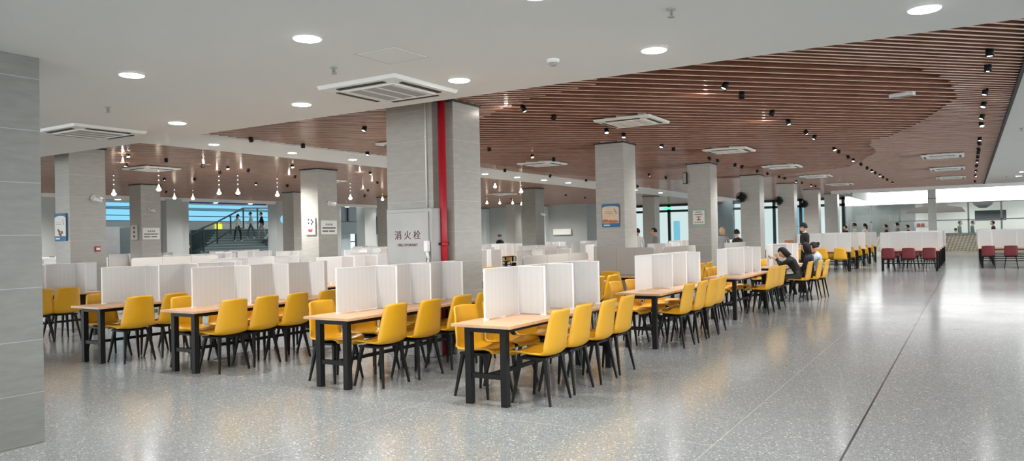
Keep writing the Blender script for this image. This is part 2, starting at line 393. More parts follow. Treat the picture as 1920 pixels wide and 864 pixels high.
struct(MB().box(50, 50.45, 9, 10.2, 0, 3).box(50, 50.45, 15.1, 15.5, 0, 3.5).box(50, 50.45, 17.2, 17.5, 0, 2.4).build('wall_facade', 'sky_pane'), 'cyan tinted facade outside the windows', 'wall')

# hall beyond the back wall: sky windows, stairs
wall('wall_stairhall', 'pale wall of the stair hall', [(14, 40, 41, 41.3, 0, 2.9), (36.5, 40, 41, 41.3, 2.9, 3.95), (14, 40, 41, 41.3, 3.95, 4.6), (14, 14.3, 28, 41, 0, 4.6)], 'wall_light')
wall('ceiling', 'white ceiling of the stair hall', [(14, 44, 27.9, 41.3, 4.6, 4.7)], 'white')
sk = MB().box(14.3, 36.5, 41.1, 41.15, 2.9, 3.95).build('window_2', 'sky_pane'); struct(sk, 'cyan sky window band of the stair hall', 'window')
fr = MB()
for z in (2.92, 3.23, 3.6, 3.66, 3.72): fr.box(14.3, 36.5, 41.02, 41.08, z-.02, z+.02)
struct(fr.build('window_frame', 'frame', parent=sk))
struct(MB().box(19.4, 23.3, 27.45, 27.55, 3.22, 3.33).build('trim_5', 'blue'), 'deep blue banner strip over the stair opening')
struct(MB().box(19.45, 19.75, 28.2, 28.3, 0, 3.2).build('window_3', 'wall_light'), 'white and pink pane edge beside the stair opening', 'window')
# grey lift door seen through the left opening
d = struct(MB().box(18.4, 21.6, 34, 34.1, 0, 2.35).build('door_1', 'wall_dark'), 'bluish grey door panels behind the left opening', 'door')
struct(MB().box(19.5, 20.2, 33.9, 34, 0, 2.4).build('door_leaf', 'steel', parent=d))
# yellow green sign and white panel
tag(MB().box(30.7, 31.1, 40.85, 40.95, 2.35, 2.75).build('wall_sign', 'yellowsign'), 'small yellow green lit sign behind the stair rail', 'sign')
tag(MB().box(31.1, 34.5, 40.85, 40.95, 2.3, 2.75).build('display_board', 'paper'), 'long white board behind the stair', 'board')
# second opening to the right: dark glass, gallery, lower windows
wall('wall_gallery', 'dark grey gallery front behind the second opening', [(33.6, 42, 34, 34.3, 1.95, 2.7), (38.0, 42, 33.6, 34, 1.9, 3.1)], 'wall_dark')
w3 = struct(MB().box(34.0, 41.5, 34.3, 34.35, 2.7, 3.9).build('window_4', 'wall_dark'), 'dark greenish upper window behind the second opening', 'window')
struct(MB().box(35.6, 35.7, 34.2, 34.28, 2.7, 3.9).box(37.4, 37.6, 34.2, 34.28, 2.7, 3.9).box(34, 41.5, 34.2, 34.28, 2.66, 2.76).build('window_frame', 'frame', parent=w3))
wall('wall_gallery', 'pale lower wall behind the second opening', [(33.6, 36.6, 35, 35.2, 0, 2.0), (38.0, 39.6, 35, 35.2, 0, 2.0)], 'wall_light')
w4 = struct(MB().box(36, 44, 36.4, 36.45, 0, 2.2).build('window_5', 'outside'), 'bright lower windows behind the second opening', 'window')
struct(MB().box(38.4, 38.5, 36.2, 36.3, 0, 2.2).box(41.8, 41.95, 36.2, 36.3, 0, 2.2).box(36, 44, 36.2, 36.3, 1.4, 1.47).build('window_frame', 'frame', parent=w4))

# staircase climbing away
st = thing('staircase', 'dark grey staircase with black handrail in the hall behind', 'staircase', (22, 34.5, 0))
sb = MB()
nst = 14
for i in range(nst):
    z1 = .2+.155*(i+1); xl = 2.2+.36*i; y0_ = .0+.3*i; y1_ = y0_+.3 if i < nst-1 else 6.3
    sb.mat(0).box(xl, 12, y0_+.02, y1_+.02, 0, z1-.03)
    sb.mat(1).box(xl-.02, 12, y0_, y1_+.02, z1-.03, z1)
sb.build('steps', 'stair', 'stair_edge', parent=st)
rl = MB()
pts = [(2.24, 1.94), (3.07, 2.36), (3.92, 2.67), (4.78, 3.06), (5.63, 3.45), (7.41, 3.49)]
for a, b in zip(pts, pts[1:]): rl.bar((a[0], -.05, a[1]), (b[0], -.05, b[1]), .07)
rl.build('handrail', 'frame', parent=st)
rl = MB()
low = [(2.4, 1.1), (3.04, 1.34), (3.9, 1.72), (4.76, 2.21), (5.6, 2.35)]
for a, b in zip(low, low[1:]): rl.bar((a[0], -.05, a[1]), (b[0], -.05, b[1]), .06)
rl.build('lower_rail', 'frame', parent=st)
for (x, z0, z1) in ((2.24, 0, 1.94), (3.07, 1.1, 2.36), (3.92, 1.5, 2.67), (4.78, 2.0, 3.06), (5.63, 2.3, 3.45), (6.6, 2.3, 3.49), (7.41, 2.3, 3.49)):
    MB().bar((x, -.05, z0), (x, -.05, z1), .06).build('baluster', 'frame', parent=st)

# ------------------------------------------------------------ columns
def column(label, x0, x1, y0, y1, top=ZW+.1, m='tile', base=True):
    t = thing('tiled_column', label, 'column', ((x0+x1)/2, (y0+y1)/2, 0), group='grey tiled columns')
    w, d_ = (x1-x0)/2, (y1-y0)/2
    MB().box(-w, w, -d_, d_, .012, top, bev=.006).build('shaft', m, parent=t)
    MB().box(-w-.003, w+.003, -d_-.003, d_+.003, 0, .012).build('base_joint', 'tile_dark', parent=t)
    if top > ZS+.1:
        MB().box(-w-.02, w+.02, -d_-.02, d_+.02, ZW-.03, ZW-.002).build('shadow_gap', 'slotblack', parent=t)
    return t
column('large grey tiled pillar cut off by the left edge of view', 2.3, 3.09, 6.25, 6.95, ZS, 'tile_mid')
colH = thing('tiled_column', 'grey tiled column with the red pipe and steel hydrant cabinet', 'column', (8.4, 6.3, 0), group='grey tiled columns')
MB().box(-.28, .36, -.43, .25, 0, ZW+.1, bev=.006).build('shaft', 'tile', parent=colH)
MB().box(-.44, .2, -.2, .6, 0, ZW+.1, bev=.004).build('riser_casing', 'tile', parent=colH)
MB().box(-.46, .38, -.45, .62, ZW-.03, ZW-.002).build('shadow_gap', 'slotblack', parent=colH)
for i, X in enumerate((13.85, 19.57, 24.87, 30.3, 35.55, 41.0)):
    lab = ['grey tiled column carrying the burger poster', 'grey tiled column carrying the green bordered poster', 'third plain grey column in the row right of the burger poster',
           'narrow grey column behind the standing person in the cap', 'second last grey column before the lit counter', 'last grey column, touching the lit counter fascia'][i]
    y = 5.85-.03*i
    column(lab, X, X+.62, y, y+.62)
for X, lab in ((7.5, 'grey tiled column at left with the sandwich poster and alarm button'), (13.68, 'grey tiled column with the bowl poster and white notice'),
               (19.57, 'grey tiled column hidden behind the hydrant column'), (24.9, 'dark grey column right of the hydrant column, under the white band'),
               (30.3, 'grey column hidden behind the burger poster column'), (35.0, 'slim grey column before the far windows')):
    y = 14.18 if X < 30 else 13.2
    column(lab, X, X+.68, y, y+(.62 if X != 7.5 else .5), m='tile_dark' if X in (24.9,) else 'tile')
for X, lab in ((13.55, 'grey column left of the stair hall with two notices'), (19.6, 'pale grey column just left of the bowl poster column'),
               (24.9, 'dim grey column peeking left of the hydrant cabinet'), (30.3, 'grey column deep in the hall behind the hydrant column'), (35.6, 'pale grey far column under the pendants')):
    column(lab, X, X+.65, 21.6, 22.2)

# hydrant cabinet
hc = thing('hydrant_cabinet', 'brushed steel fire hydrant cabinet on the column, with dark lettering', 'cabinet', (7.84, 6.38, 0))
MB().box(-.09, .11, -.4, .36, 0, 1.95, bev=.008).build('body', 'steel', parent=hc)
MB().box(-.105, -.09, -.36, .33, .06, 1.9, bev=.004).build('door', 'steel', parent=hc)
def text(s, size, parent, loc, rot, m='redtext', name='lettering', ext=.002, sx=1):
    cu = bpy.data.curves.new(name, 'FONT'); cu.body = s; cu.size = size; cu.align_x = 'CENTER'; cu.align_y = 'CENTER'; cu.extrude = ext
    to = bpy.data.objects.new('tmp', cu); COL.objects.link(to); dg = bpy.context.evaluated_depsgraph_get(); dg.update()
    me = bpy.data.meshes.new_from_object(to.evaluated_get(dg)); bpy.data.objects.remove(to); me.materials.clear(); me.materials.append(M[m])
    o = obj(name, me, parent, loc, rot); return o
RL = (R(90), 0, R(-90))   # reads from the -X side
hdoor = [c for c in hc.children if c.name.startswith('door')][0]
text('消 火 栓', .125, hdoor, (-.107, -.01, 1.59), RL)
text('FIRE HYDRANT', .05, hdoor, (-.107, -.01, 1.465), RL)
text('火警119', .085, hdoor, (-.107, -.03, 1.12), RL)
MB().box(-.125, -.105, -.33, -.3, 1.2, 1.36).build('handle', 'steel', parent=hdoor)
tag(MB().tube((8.0, 5.97, 0), (8.0, 5.97, ZW+.1), .052, n=16).tube((8.0, 5.97, 1.44), (8.0, 5.97, 1.5), .06, n=16).mat(1).box(7.9, 8.1, 5.96, 5.99, 1.46, 1.49).build('fire_pipe', 'redpipe', 'black'),
    'vertical red fire pipe on the hydrant column', 'pipe')
tag(MB().tube((7.945, 6.2, 1.94), (7.945, 6.2, ZW+.05), .013, n=8).tube((7.945, 6.2, 2.9), (7.945, 6.2, 2.93), .018, n=8).build('cable_conduit', 'whitegloss'), 'thin white vertical conduit above the hydrant cabinet', 'conduit')
hd = thing('sanitizer_dispenser', 'small white dispenser with hose hanging beside hydrant cabinet', 'dispenser', (7.7, 6.03, 0))
MB().box(-.02, .04, -.03, .03, 1.38, 1.52, bev=.006).build('body', 'whitegloss', parent=hd)
MB().tube((.01, 0, 1.38), (.01, -.02, 1.28), .02, n=8).tube((.01, -.02, 1.28), (.01, 0, 1.1), .014, n=8).build('hose', 'whitegloss', parent=hd)
tag(MB().box(7.965, 7.99, 6.07, 6.1, 1.42, 1.66).build('pipe_valve_rod', 'steel'), 'small dark metal rod beside the red pipe', 'rod')

# ------------------------------------------------------------ posters and signs
def poster(name, label, cat, c, w, h, face, build):
    """face '-X' or '-Y'; local x runs to the viewer's right"""
    rz = R(-90) if face == '-X' else 0
    t = thing(name, label, cat, c, rz)
    build(t, w, h); return t
def panel(t, name, x0, x1, z0, z1, y0, y1, m): return MB().box(x0, x1, y0, y1, z0, z1).build(name, m, parent=t)
def roundpanel(t, name, w, h, m, th=.012, rad=.03):
    pts = []
    for cx, cz, a0 in ((w/2-rad, h/2-rad, 0), (-w/2+rad, h/2-rad, 90), (-w/2+rad, -h/2+rad, 180), (w/2-rad, -h/2+rad, 270)):
        for k in range(5): a = R(a0+22.5*k); pts.append((cx+rad*math.cos(a), cz+rad*math.sin(a)))
    o = MB().prism(pts, 0, th).build(name, m, parent=t); o.rotation_euler = (R(90), 0, 0); return o
def food_poster(t, w, h, beige, sandwich):
    roundpanel(t, 'backing', w, h, 'poster_blue')
    # light body with arched top
    pts = [(-w/2+.01, -h/2+h*.18), (w/2-.01, -h/2+h*.18)]
    for k in range(9):
        a = PI*k/8; pts.append(((w/2-.01)*math.cos(a), h*.33+h*.08*math.sin(a)))
    o = MB().prism(pts, .012, .015).build('picture_area', 'beige' if beige else 'paper', parent=t); o.rotation_euler = (R(90), 0, 0)
    f = MB()
    random.seed(3 if sandwich else 5)
    if beige:
        for k in range(9):
            cx = -w/2+.04+(w-.08)*k/8; r = .022+.014*random.random()
            f.lathe([(r, 0), (r*.8, .006)], (cx, -h*.27+.02*random.random(), .014), 12)
    else:
        for k in range(8):
            f.lathe([(.03, 0), (.02, .006)], (random.uniform(-.07, .07), -h*.2+random.uniform(-.05, .07), .014), 12)
    o = f.build('food_picture', 'food' if beige else 'foodb', parent=t); o.rotation_euler = (R(90), 0, 0)
    x = MB()
    for k in range(2): x.box(-w*.36, w*.1, -.0175, -.0155, h*.16-.03*k, h*.16-.03*k+.006)
    for k in range(3): x.box(w*.2+.02*k, w*.2+.02*k+.012, -.0175, -.0155, h*.22-.035*k, h*.22-.035*k+.035)
    x.build('small_print', 'ink' if beige else 'foodb', parent=t)
    MB().box(-w*.4, -w*.05, -.0175, -.0125, -h*.43, -h*.38).build('footer_text', 'paper', parent=t)
poster('food_poster', 'blue edged burger poster on the column right of hydrant', 'poster', (13.83, 6.14, 1.93), .38, .47, '-X', lambda t, w, h: food_poster(t, w, h, True, False))
poster('food_poster', 'blue edged sandwich poster on the left grey column', 'poster', (7.485, 14.46, 1.90), .40, .52, '-X', lambda t, w, h: food_poster(t, w, h, False, True))
def bowl(t, w, h):
    roundpanel(t, 'backing', w, h, 'paper_pink')
    x = MB()
    for (a, b) in ((-.08, .14), (.02, .13), (-.08, .05), (.03, .03), (.07, .08)): x.box(a, a+.045, -.016, -.0125, b, b+.05)
    x.build('characters', 'ink', parent=t)
    o = MB().prism([(-.085, -.08), (.085, -.08), (.06, -.15), (-.06, -.15)], .012, .016).build('bowl_picture', 'inkred', parent=t); o.rotation_euler = (R(90), 0, 0)
poster('wall_poster', 'grey card with red bowl and dark characters on column', 'poster', (13.66, 14.44, 1.93), .36, .45, '-X', bowl)
def vert(t, w, h):
    roundpanel(t, 'backing', w, h, 'paper_pink')
    x = MB()
    for k in range(3): x.box(-.03, .05, -.016, -.0125, .11-.13*k, .17-.13*k)
    x.build('characters', 'ink', parent=t)
poster('wall_poster', 'narrow white card with three stacked characters', 'poster', (13.53, 21.93, 1.92), .34, .45, '-X', vert)
def notice(t, w, h):
    panel(t, 'board', -w/2, w/2, -h/2, h/2, -.015, 0, 'paper')
    x = MB()
    for k in range(4): x.box(-.12+.065*k, -.08+.065*k, -.018, -.015, h*.14, h*.14+.045)
    x.build('heading', 'c_grey', parent=t)
    x = MB()
    for k in range(14): x.box(-w*.42+k*w*.06, -w*.42+k*w*.06+w*.045, -.018, -.015, -.035, .0)
    for k in range(13):
        if k != 6: x.box(-w*.42+k*w*.06, -w*.42+k*w*.06+w*.045, -.018, -.015, -.115, -.08)
    x.build('text_lines', 'ink', parent=t)
poster('notice_board', 'white notice with two bold lines beside the bowl poster', 'sign', (14.03, 14.17, 1.89), .56, .36, '-Y', notice)
poster('notice_board', 'white notice on the column left of the stairs', 'sign', (13.86, 21.59, 1.88), .56, .36, '-Y', notice)
def greenp(t, w, h):
    roundpanel(t, 'backing', w, h, 'green'); panel(t, 'sheet', -w*.42, w*.42, -h*.42, h*.42, -.015, -.012, 'paper')
    x = MB()
    x.box(-.09, .09, -.018, -.015, .13, .145); x.box(-.11, .11, -.018, -.015, .07, .085)
    x.build('heading', 'ink', parent=t)
    x = MB(); x.box(-.06, .06, -.018, -.015, 0, .02); x.box(-.01, .01, -.018, -.015, -.07, 0); x.box(-.05, .05, -.018, -.015, -.08, -.05); x.build('red_mark', 'inkred', parent=t)
    x = MB()
    for k in range(5): x.box(-.11+.05*k, -.08+.05*k, -.018, -.015, -.14, -.12)
    x.build('text_lines', 'ink', parent=t)
poster('wall_poster', 'green bordered white poster on the second column', 'poster', (19.55, 6.14, 1.96), .37, .43, '-X', greenp)
poster('wall_poster', 'white sheet with red text on far pale wall', 'poster', (24.8, 27.28, 2.03), .4, .52, '-Y', greenp)
tag(MB().lathe([(.2, 0), (.2, .03)], n=24).build('round_sign', 'sky_pane', loc=(24.15, 27.28, 2.58), rot=(R(90), 0, 0)), 'small round pale blue sign right of the stairs', 'sign')
tag(MB().box(45.85, 45.95, 16.2, 16.7, 3.08, 3.22).build('exit_sign', 'exit'), 'small green exit sign on the far window frame', 'sign')
tag(MB().box(39.86, 39.92, 20.3, 21.5, 1.6, 1.95).build('wall_notice', 'paper'), 'wide white notice on the grey end wall above the dividers', 'sign')
# alarm, cameras
al = thing('fire_alarm', 'small red alarm button with white cover on left column', 'alarm', (8.0, 14.17, 1.48))
MB().box(-.05, .05, -.02, 0, -.05, .05, bev=.004).build('body', 'redpipe', parent=al); MB().box(-.035, .035, -.028, -.02, -.02, .025).build('cover', 'paper', parent=al)
def camera_thing(label, loc, face):
    t = thing('security_camera', label, 'camera', loc, R(-90) if face == '-X' else 0, 'cameras on the columns')
    MB().tube((0, 0, 0), (0, -.03, 0), .06, n=16).build('base', 'whitegloss', parent=t)
    MB().tube((-.02, -.05, 0), (.12, -.12, -.04), .045, n=14).build('housing', 'whitegloss', parent=t)
    MB().tube((.12, -.12, -.04), (.125, -.123, -.042), .032, n=12).build('lens', 'slotblack', parent=t)
camera_thing('white camera on the left column above the alarm', (7.93, 14.17, 2.44), '-Y')
camera_thing('white camera on the column left of the stairs', (13.82, 21.59, 2.62), '-Y')
camera_thing('white camera above the notice beside the bowl poster', (14.05, 14.17, 2.52), '-Y')
camera_thing('white camera on the dark column under the band', (25.3, 14.17, 2.4), '-Y')

# ------------------------------------------------------------ ceiling fittings
def cassette(label, x, y, z, s=.95, rz=0, deep=True, gm='grille'):
    t = thing('air_conditioner', label, 'air conditioner', (x, y, z), rz, 'ceiling cassette air conditioners')
    h = s/2
    p = MB()
    def sq(r, zz): return [(-r, -r, zz), (r, -r, zz), (r, r, zz), (-r, r, zz)]
    rings = [sq(h, .0), sq(h*.97, -.035), sq(h*.66, -.045)]
    V = [[p.bm.verts.new(v) for v in r_] for r_ in rings]
    for A, B in zip(V, V[1:]):
        for i in range(4): p.bm.faces.new((A[i], A[(i+1) % 4], B[(i+1) % 4], B[i]))
    if deep:
        p.box(-h*.7, h*.7, -h*.7, h*.7, 0, .1)
    p.build('panel', 'vent', parent=t)
    g = MB().box(-h*.66, h*.66, -h*.66, h*.66, -.048, -.04)
    g.build('intake_grille', gm, parent=t)
    fr_ = MB()
    for k in range(-3, 4, 2): fr_.box(-h*.64, h*.64, k*h*.19-.012, k*h*.19+.012, -.052, -.047)
    for a in range(4):
        fr_.box(-h*.66, h*.66, h*.62, h*.68, -.054, -.042, Matrix.Rotation(a*PI/2, 4, 'Z'))
    fr_.build('grille_frame', 'vent', parent=t)
    for a in range(4):
        s_ = MB().box(-h*.6, h*.6, h*.77, h*.87, -.047, -.036); s_.build('air_slot', 'slotblack', parent=t, rot=(0, 0, a*PI/2))
    return t
cassette('large ceiling cassette unit right in front of the hydrant column', 5.66, 4.86, ZS, .98)
cassette('ceiling cassette unit beside the left pillar', 5.42, 9.7, ZS, .95)
acs = [(11.35, 4.63, 'cassette unit on slats, largest one above the burger poster'), (16.8, 4.55, 'cassette unit on slats above the green bordered poster'),
       (22.1, 4.5, 'third cassette unit on slats along the column row'), (27.0, 4.4, 'fourth cassette unit on slats along the column row'),
       (32.4, 4.4, 'fifth and smallest cassette unit along the column row'),
       (22.0, .55, 'cassette unit on slats at far right'), (26.9, .55, 'far right cassette unit behind the first one'), (31.8, .55, 'farthest right cassette unit near the lit counter'),
       (16.55, 9.2, 'cassette unit on slats between hydrant and burger columns'), (11.3, 9.2, 'cassette unit on slats just left of the hydrant column'),
       (10.9, 16.9, 'cassette unit on slats above the left columns'), (16.6, 16.9, 'cassette unit right of the bowl poster column'),
       (21.8, 17, 'distant cassette unit among the pendants'), (27, 17, 'distant cassette unit right of the dark column')]
for x, y, lab in acs: cassette(lab, x, y, ZW-.02, .95, gm='grille_pale')

def light(name, kind, loc, power, rot=(0, 0, 0), color=(1, 1, 1), size=.1, spot=140, blend=.6):
    l = bpy.data.lights.new(name, kind); l.energy = power; l.color = color
    if kind == 'SPOT': l.spot_size = R(spot); l.spot_blend = blend; l.shadow_soft_size = size
    elif kind == 'POINT': l.shadow_soft_size = size
    else: l.size = size
    o = bpy.data.objects.new(name, l); COL.objects.link(o); o.location = loc; o.rotation_euler = rot; return o
DLme = MB().lathe([(.108, 0), (.108, -.006), (.1, -.008), (.1, -.003)], n=28).mesh('ring', 'lampring')
DLg = MB().lathe([(.099, -.005), (.096, -.011)], n=28).mesh('lens', 'lamp')
def downlight(lab, x, y, z, p=60, group='round downlights in the white ceiling', r=1):
    t = thing('downlight', lab, 'downlight', (x, y, z), 0, group); t.scale = (r, r, 1)
    obj('ring', DLme, t); obj('lens', DLg, t)
    if p: light('downlight_beam', 'SPOT', (x, y, z-.03), p, color=(1, .97, .93), size=.08, spot=150, blend=.8)
pw = 75
for x, y, lab in ((3.85, 6.24, 'round downlight at left, close to the big pillar'), (5.7, 8.3, 'round downlight beside the left cassette unit'), (3.9, 4.12, 'round downlight left of the big cassette unit'),
                  (5.74, 6.17, 'small round downlight below and left of the big cassette unit'), (5.76, 4.08, 'round downlight touching the big cassette unit'), (4.0, 2.24, 'round downlight at the top edge of view'),
                  (5.77, 2.15, 'round downlight in the middle right of the white ceiling'), (5.8, .23, 'round downlight at upper right of the white ceiling')):
    downlight(lab, x, y, ZS, pw)
for i, (x, y) in enumerate([(8.99, 12.0), (10.88, 12.0), (12.67, 12.0), (16.3, 12), (18.14, 12.0), (19.87, 11.95), (21.5, 11.9), (23.24, 11.9), (26.5, 11.9), (29.24, 11.85), (32.23, 11.85), (37.5, 11.8)]):
    downlight('%s round downlight along the white ceiling band from the left' % NUM[i], x, y, ZW-.02, 45, 'downlights along the white band', .9)
for i, x in enumerate((25, 28, 31, 33.5)):
    downlight('%s round downlight in the right white ceiling' % NUM[i], x, -1.6, ZW, 35, 'downlights in the right ceiling')
SPb = MB().lathe([(.022, .09), (.022, .04), (.036, .04), (.04, 0), (.04, -.05), (.036, -.05), (.034, -.035)], n=16).mesh('housing', 'black')
SPl = MB().lathe([(.034, -.036), (.032, -.04)], n=16).mesh('lens', 'spotglow')
spots = []
for x in (9.3, 10.19, 12.0, 13.23, 14.65, 15.78, 18.28, 19.3, 20.73, 21.6, 22.91, 24.35, 26.19, 28.59, 31.19, 35.08): spots.append((x, -.22, 'r'))
for x in (9.34, 10.13, 11.93, 13.15, 14.72, 15.62, 18.14, 18.85, 20.39, 21.38, 22.97, 24.46, 25.71, 26.73, 28.16, 29.3, 30.77, 33.04): spots.append((x, 2.56, 'm'))
for x in (9.23, 10.15, 12.1, 12.87, 14.88, 15.6, 18.2, 18.9, 20.58, 21.3, 23.06, 24.39, 26.11, 27.0, 29, 30.1, 32, 33): spots.append((x, 5.42, 'c'))
for x in (9.21, 12.95, 14.74, 15.77, 18.3, 19.5, 22, 23.5, 26, 28): spots.append((x, 8.45, 'l'))
for x in (8.89, 10.11, 11.9, 12.78, 16, 17.4, 20, 22.5, 25, 27): spots.append((x, 10.85, 'b'))
for x, y in ((9.94, 16.4), (8.92, 14.64), (9.94, 14.89), (11.23, 15.41), (11.9, 15.38), (12.51, 16.49), (13.36, 18.71), (12.8, 19.27), (12.69, 15.6), (12.69, 14.0), (15.73, 18.99), (14.78, 16.2), (15.45, 14.0),
             (18.16, 16.16), (18.88, 16.11), (20.8, 18.97), (21.33, 18.3), (23.17, 21.31), (17, 19), (22, 15.5), (24, 16.2), (26, 15.5), (28, 16.5), (30, 15.5), (25, 19), (28, 19), (31, 19), (33, 16), (27, 22), (30, 24), (19, 24), (16, 24), (23, 24)):
    spots.append((x, y, 'f'))
rown = dict(r='beside the right white ceiling', m='in the middle aisle row', c='in the row above the columns', l='between the columns and the white band', b='along the near edge of the white band', f='beyond the white band')
cnt = {}
random.seed(11)
sp0 = None
for i, (x, y, r_) in enumerate(spots):
    k = cnt.get(r_, 0); cnt[r_] = k+1
    lab = 'black can spotlight, %s %s' % (NUM[k] if k < 18 else 'far', rown[r_]) if r_ != 'f' else 'black tilted can spotlight on the slats beyond the white band'
    t = thing('ceiling_spotlight', lab, 'spotlight', (x, y, ZW-.03), 0, 'black can spotlights ' + rown[r_], rot=(R(random.uniform(-25, 25)), R(random.uniform(-25, 25)), random.random()*6))
    obj('housing', SPb, t); obj('lens', SPl, t)
# lamps of the spotlights (every few of them)
for (x, y) in ((9.7, -.2), (13, -.2), (18, -.2), (24, -.2), (31, -.2), (9.7, 2.56), (13, 2.56), (18, 2.56), (23, 2.56), (28, 2.5), (34, 2.5), (10.2, 5.42), (15.2, 5.42), (21, 5.42), (27, 5.3), (33, 5.3),
               (9.5, 8.5), (15.2, 8.5), (22, 8.5), (28, 8.5), (34, 8.5), (40, 8.5), (9.5, 15), (12.7, 15), (15.5, 14.3), (18.5, 16), (22, 15.5), (26, 15.5), (31, 16), (36, 16), (10, 20), (16, 19), (21, 19), (26, 20), (31, 20), (36, 22), (12, 25), (19, 25), (26, 25), (33, 25), (38, 2)):
    light('spotlight_fill_beam', 'SPOT', (x, y, ZW-.17), (75 if x < 17 else 150) if y < 8 else 240, color=(1, .985, .96), size=.12, spot=155, blend=.9)
for (x, y) in ((33, 24.5), (37, 24.5), (37.5, 21), (43, 14), (43, 9), (30, 26), (12, 26), (22, 26)):
    light('spotlight_fill_beam', 'SPOT', (x, y, ZW-.17), 220, color=(1, .97, .93), size=.15, spot=160, blend=.9)  # fill spots without fittings, added to brighten the rear and end walls
for (x, y, p) in ((10.9, 4.75, 80), (14.6, 4.75, 80), (18.3, 4.75, 80), (12.2, 8.9, 60), (9.8, 12.2, 60)):
    light('table_fill_spot', 'SPOT', (x, y, ZW-.17), p*2, color=(1, .98, .94), size=.08, spot=75, blend=.7)  # extra beams added to brighten dividers and chairs, no fitting above them
# warm spill on the slats beside the tilted spotlights
for (x, y) in ((9.94, 16.2), (8.92, 14.5), (11.3, 15.2), (12.5, 16.3), (12.6, 15.5), (14.7, 16.1), (18, 16), (20.6, 18.8), (15.4, 14.1), (22, 15.3), (26, 15.3), (28, 16.3), (13.1, 2.8), (9.2, 5.5), (10, 2.85), (12.8, 8.6)):
    light('spotlight_spill', 'POINT', (x-.12, y+.12, ZW-.05), .9, color=(1, .92, .82), size=.02)
# sprinklers and detectors
spr = None
for i, (x, y, z, lab) in enumerate(((4.61, 7.92, ZS, 'sprinkler head on white ceiling above the left cassette unit'), (4.69, 4.64, ZS, 'sprinkler head left of the big cassette unit'),
                     (4.79, 1.66, ZS, 'sprinkler head near the top edge, right of centre'), (17.17, -.88, ZW, 'sprinkler head on right white ceiling'), (33.2, -1.2, ZW, 'far sprinkler head on right white ceiling'))):
    t = thing('sprinkler', lab, 'sprinkler', (x, y, z), 0, 'ceiling sprinklers')
    MB().lathe([(.03, 0), (.03, -.008), (.01, -.012), (.01, -.05)], n=14).build('stem', 'steel', parent=t)
    MB().lathe([(.024, -.05), (.024, -.056)], n=14).bar((-.015, 0, -.012), (-.02, 0, -.05), .005).bar((.015, 0, -.012), (.02, 0, -.05), .005).build('deflector', 'steel', parent=t)
t = thing('smoke_detector', 'round white smoke detector on the white ceiling', 'detector', (5.57, 2.97, ZS))
MB().lathe([(.055, 0), (.055, -.015), (.045, -.03)], n=20).build('base', 'whitegloss', parent=t); MB().lathe([(.036, -.03), (.036, -.045), (.02, -.055)], n=20).build('sensor', 'grille', parent=t)
t = thing('linear_detector', 'long white box fitting on the sparse slats at right', 'detector', (11.54, .75, ZW-.03), R(-20))
MB().box(-.05, .05, -.16, .16, -.02, .03, bev=.01).build('body', 'whitegloss', parent=t); MB().box(-.03, .03, -.14, .14, -.03, -.02).build('lens', 'alu', parent=t)
ap = MB()
for a in range(4): ap.box(-.215, .215, .208, .212, -.001, .004, Matrix.Rotation(a*PI/2, 4, 'Z'))
apt = thing('access_panel', 'faint square access panel above the big cassette unit', 'panel', (4.67, 3.97, ZS))
MB().box(-.2, .2, -.2, .2, -.003, .003).build('hatch', 'white', parent=apt); ap.build('gap', 'grille', parent=apt)

for i, x in enumerate((16.3, 18.6, 20.6, 22.4, 24.6, 28.5, 31.2)):
    downlight('%s small light along the white cove of the back wall' % NUM[i], x, 27.45, 3.27, 12, 'small lights along the back cove')
# pendants
def pendant(lab, x, y, zb):
    t = thing('pendant_lamp', lab, 'pendant lamp', (x, y, ZW), 0, 'glowing bulb pendants beyond the white band')
    L_ = ZW-zb
    MB().tube((0, 0, 0), (0, 0, -L_+.1), .006, n=6).build('cord', 'alu', parent=t)
    b = MB(); k = .12
    while k < L_-.12:
        b.lathe([(.004, .015), (.022, 0), (.004, -.015)], (0, 0, -k), 8); k += .11
    b.build('crystal_beads', 'crystal', parent=t)
    MB().lathe([(.014, .09), (.02, .05), (.03, .02), (.056, -.015), (.056, -.03), (.033, -.055), (.008, -.065)], (0, 0, -L_), 16).build('bulb', 'warm', parent=t)
for lab, x, y, z in (('leftmost glowing pendant lamp', 10.76, 18.29, 2.85), ('bright pendant lamp touching the left column with notices', 10.77, 16.44, 2.87), ('pendant lamp just right of the left notice column', 14.91, 21.93, 3.05),
                     ('low pendant lamp above the blue banner start', 15.52, 21.84, 3.05), ('pendant lamp with crystal string over the stair banner', 12.68, 16.75, 2.87), ('second crystal string pendant over the stair banner', 12.9, 16.28, 2.86),
                     ('pendant lamp just left of the bowl poster column', 14.29, 16.38, 2.86), ('pendant lamp right of the bowl poster column', 17.08, 16.3, 2.86), ('faint pendant left of the hydrant cabinet', 21.88, 19.22, 3.1),
                     ('leftmost pendant right of the hydrant column', 28.11, 18.52, 3.1), ('second pendant right of the hydrant column', 29.09, 18.46, 3.12), ('third pendant right of the hydrant column', 29.64, 18.1, 3.12),
                     ('fourth pendant right of the hydrant column', 30.52, 18.14, 3.1), ('pendant right of the dark column top', 21.96, 13.05, 3.1), ('pendant left of the dark column top', 20.38, 13.1, 3.2)):
    pendant(lab, x, y, z)
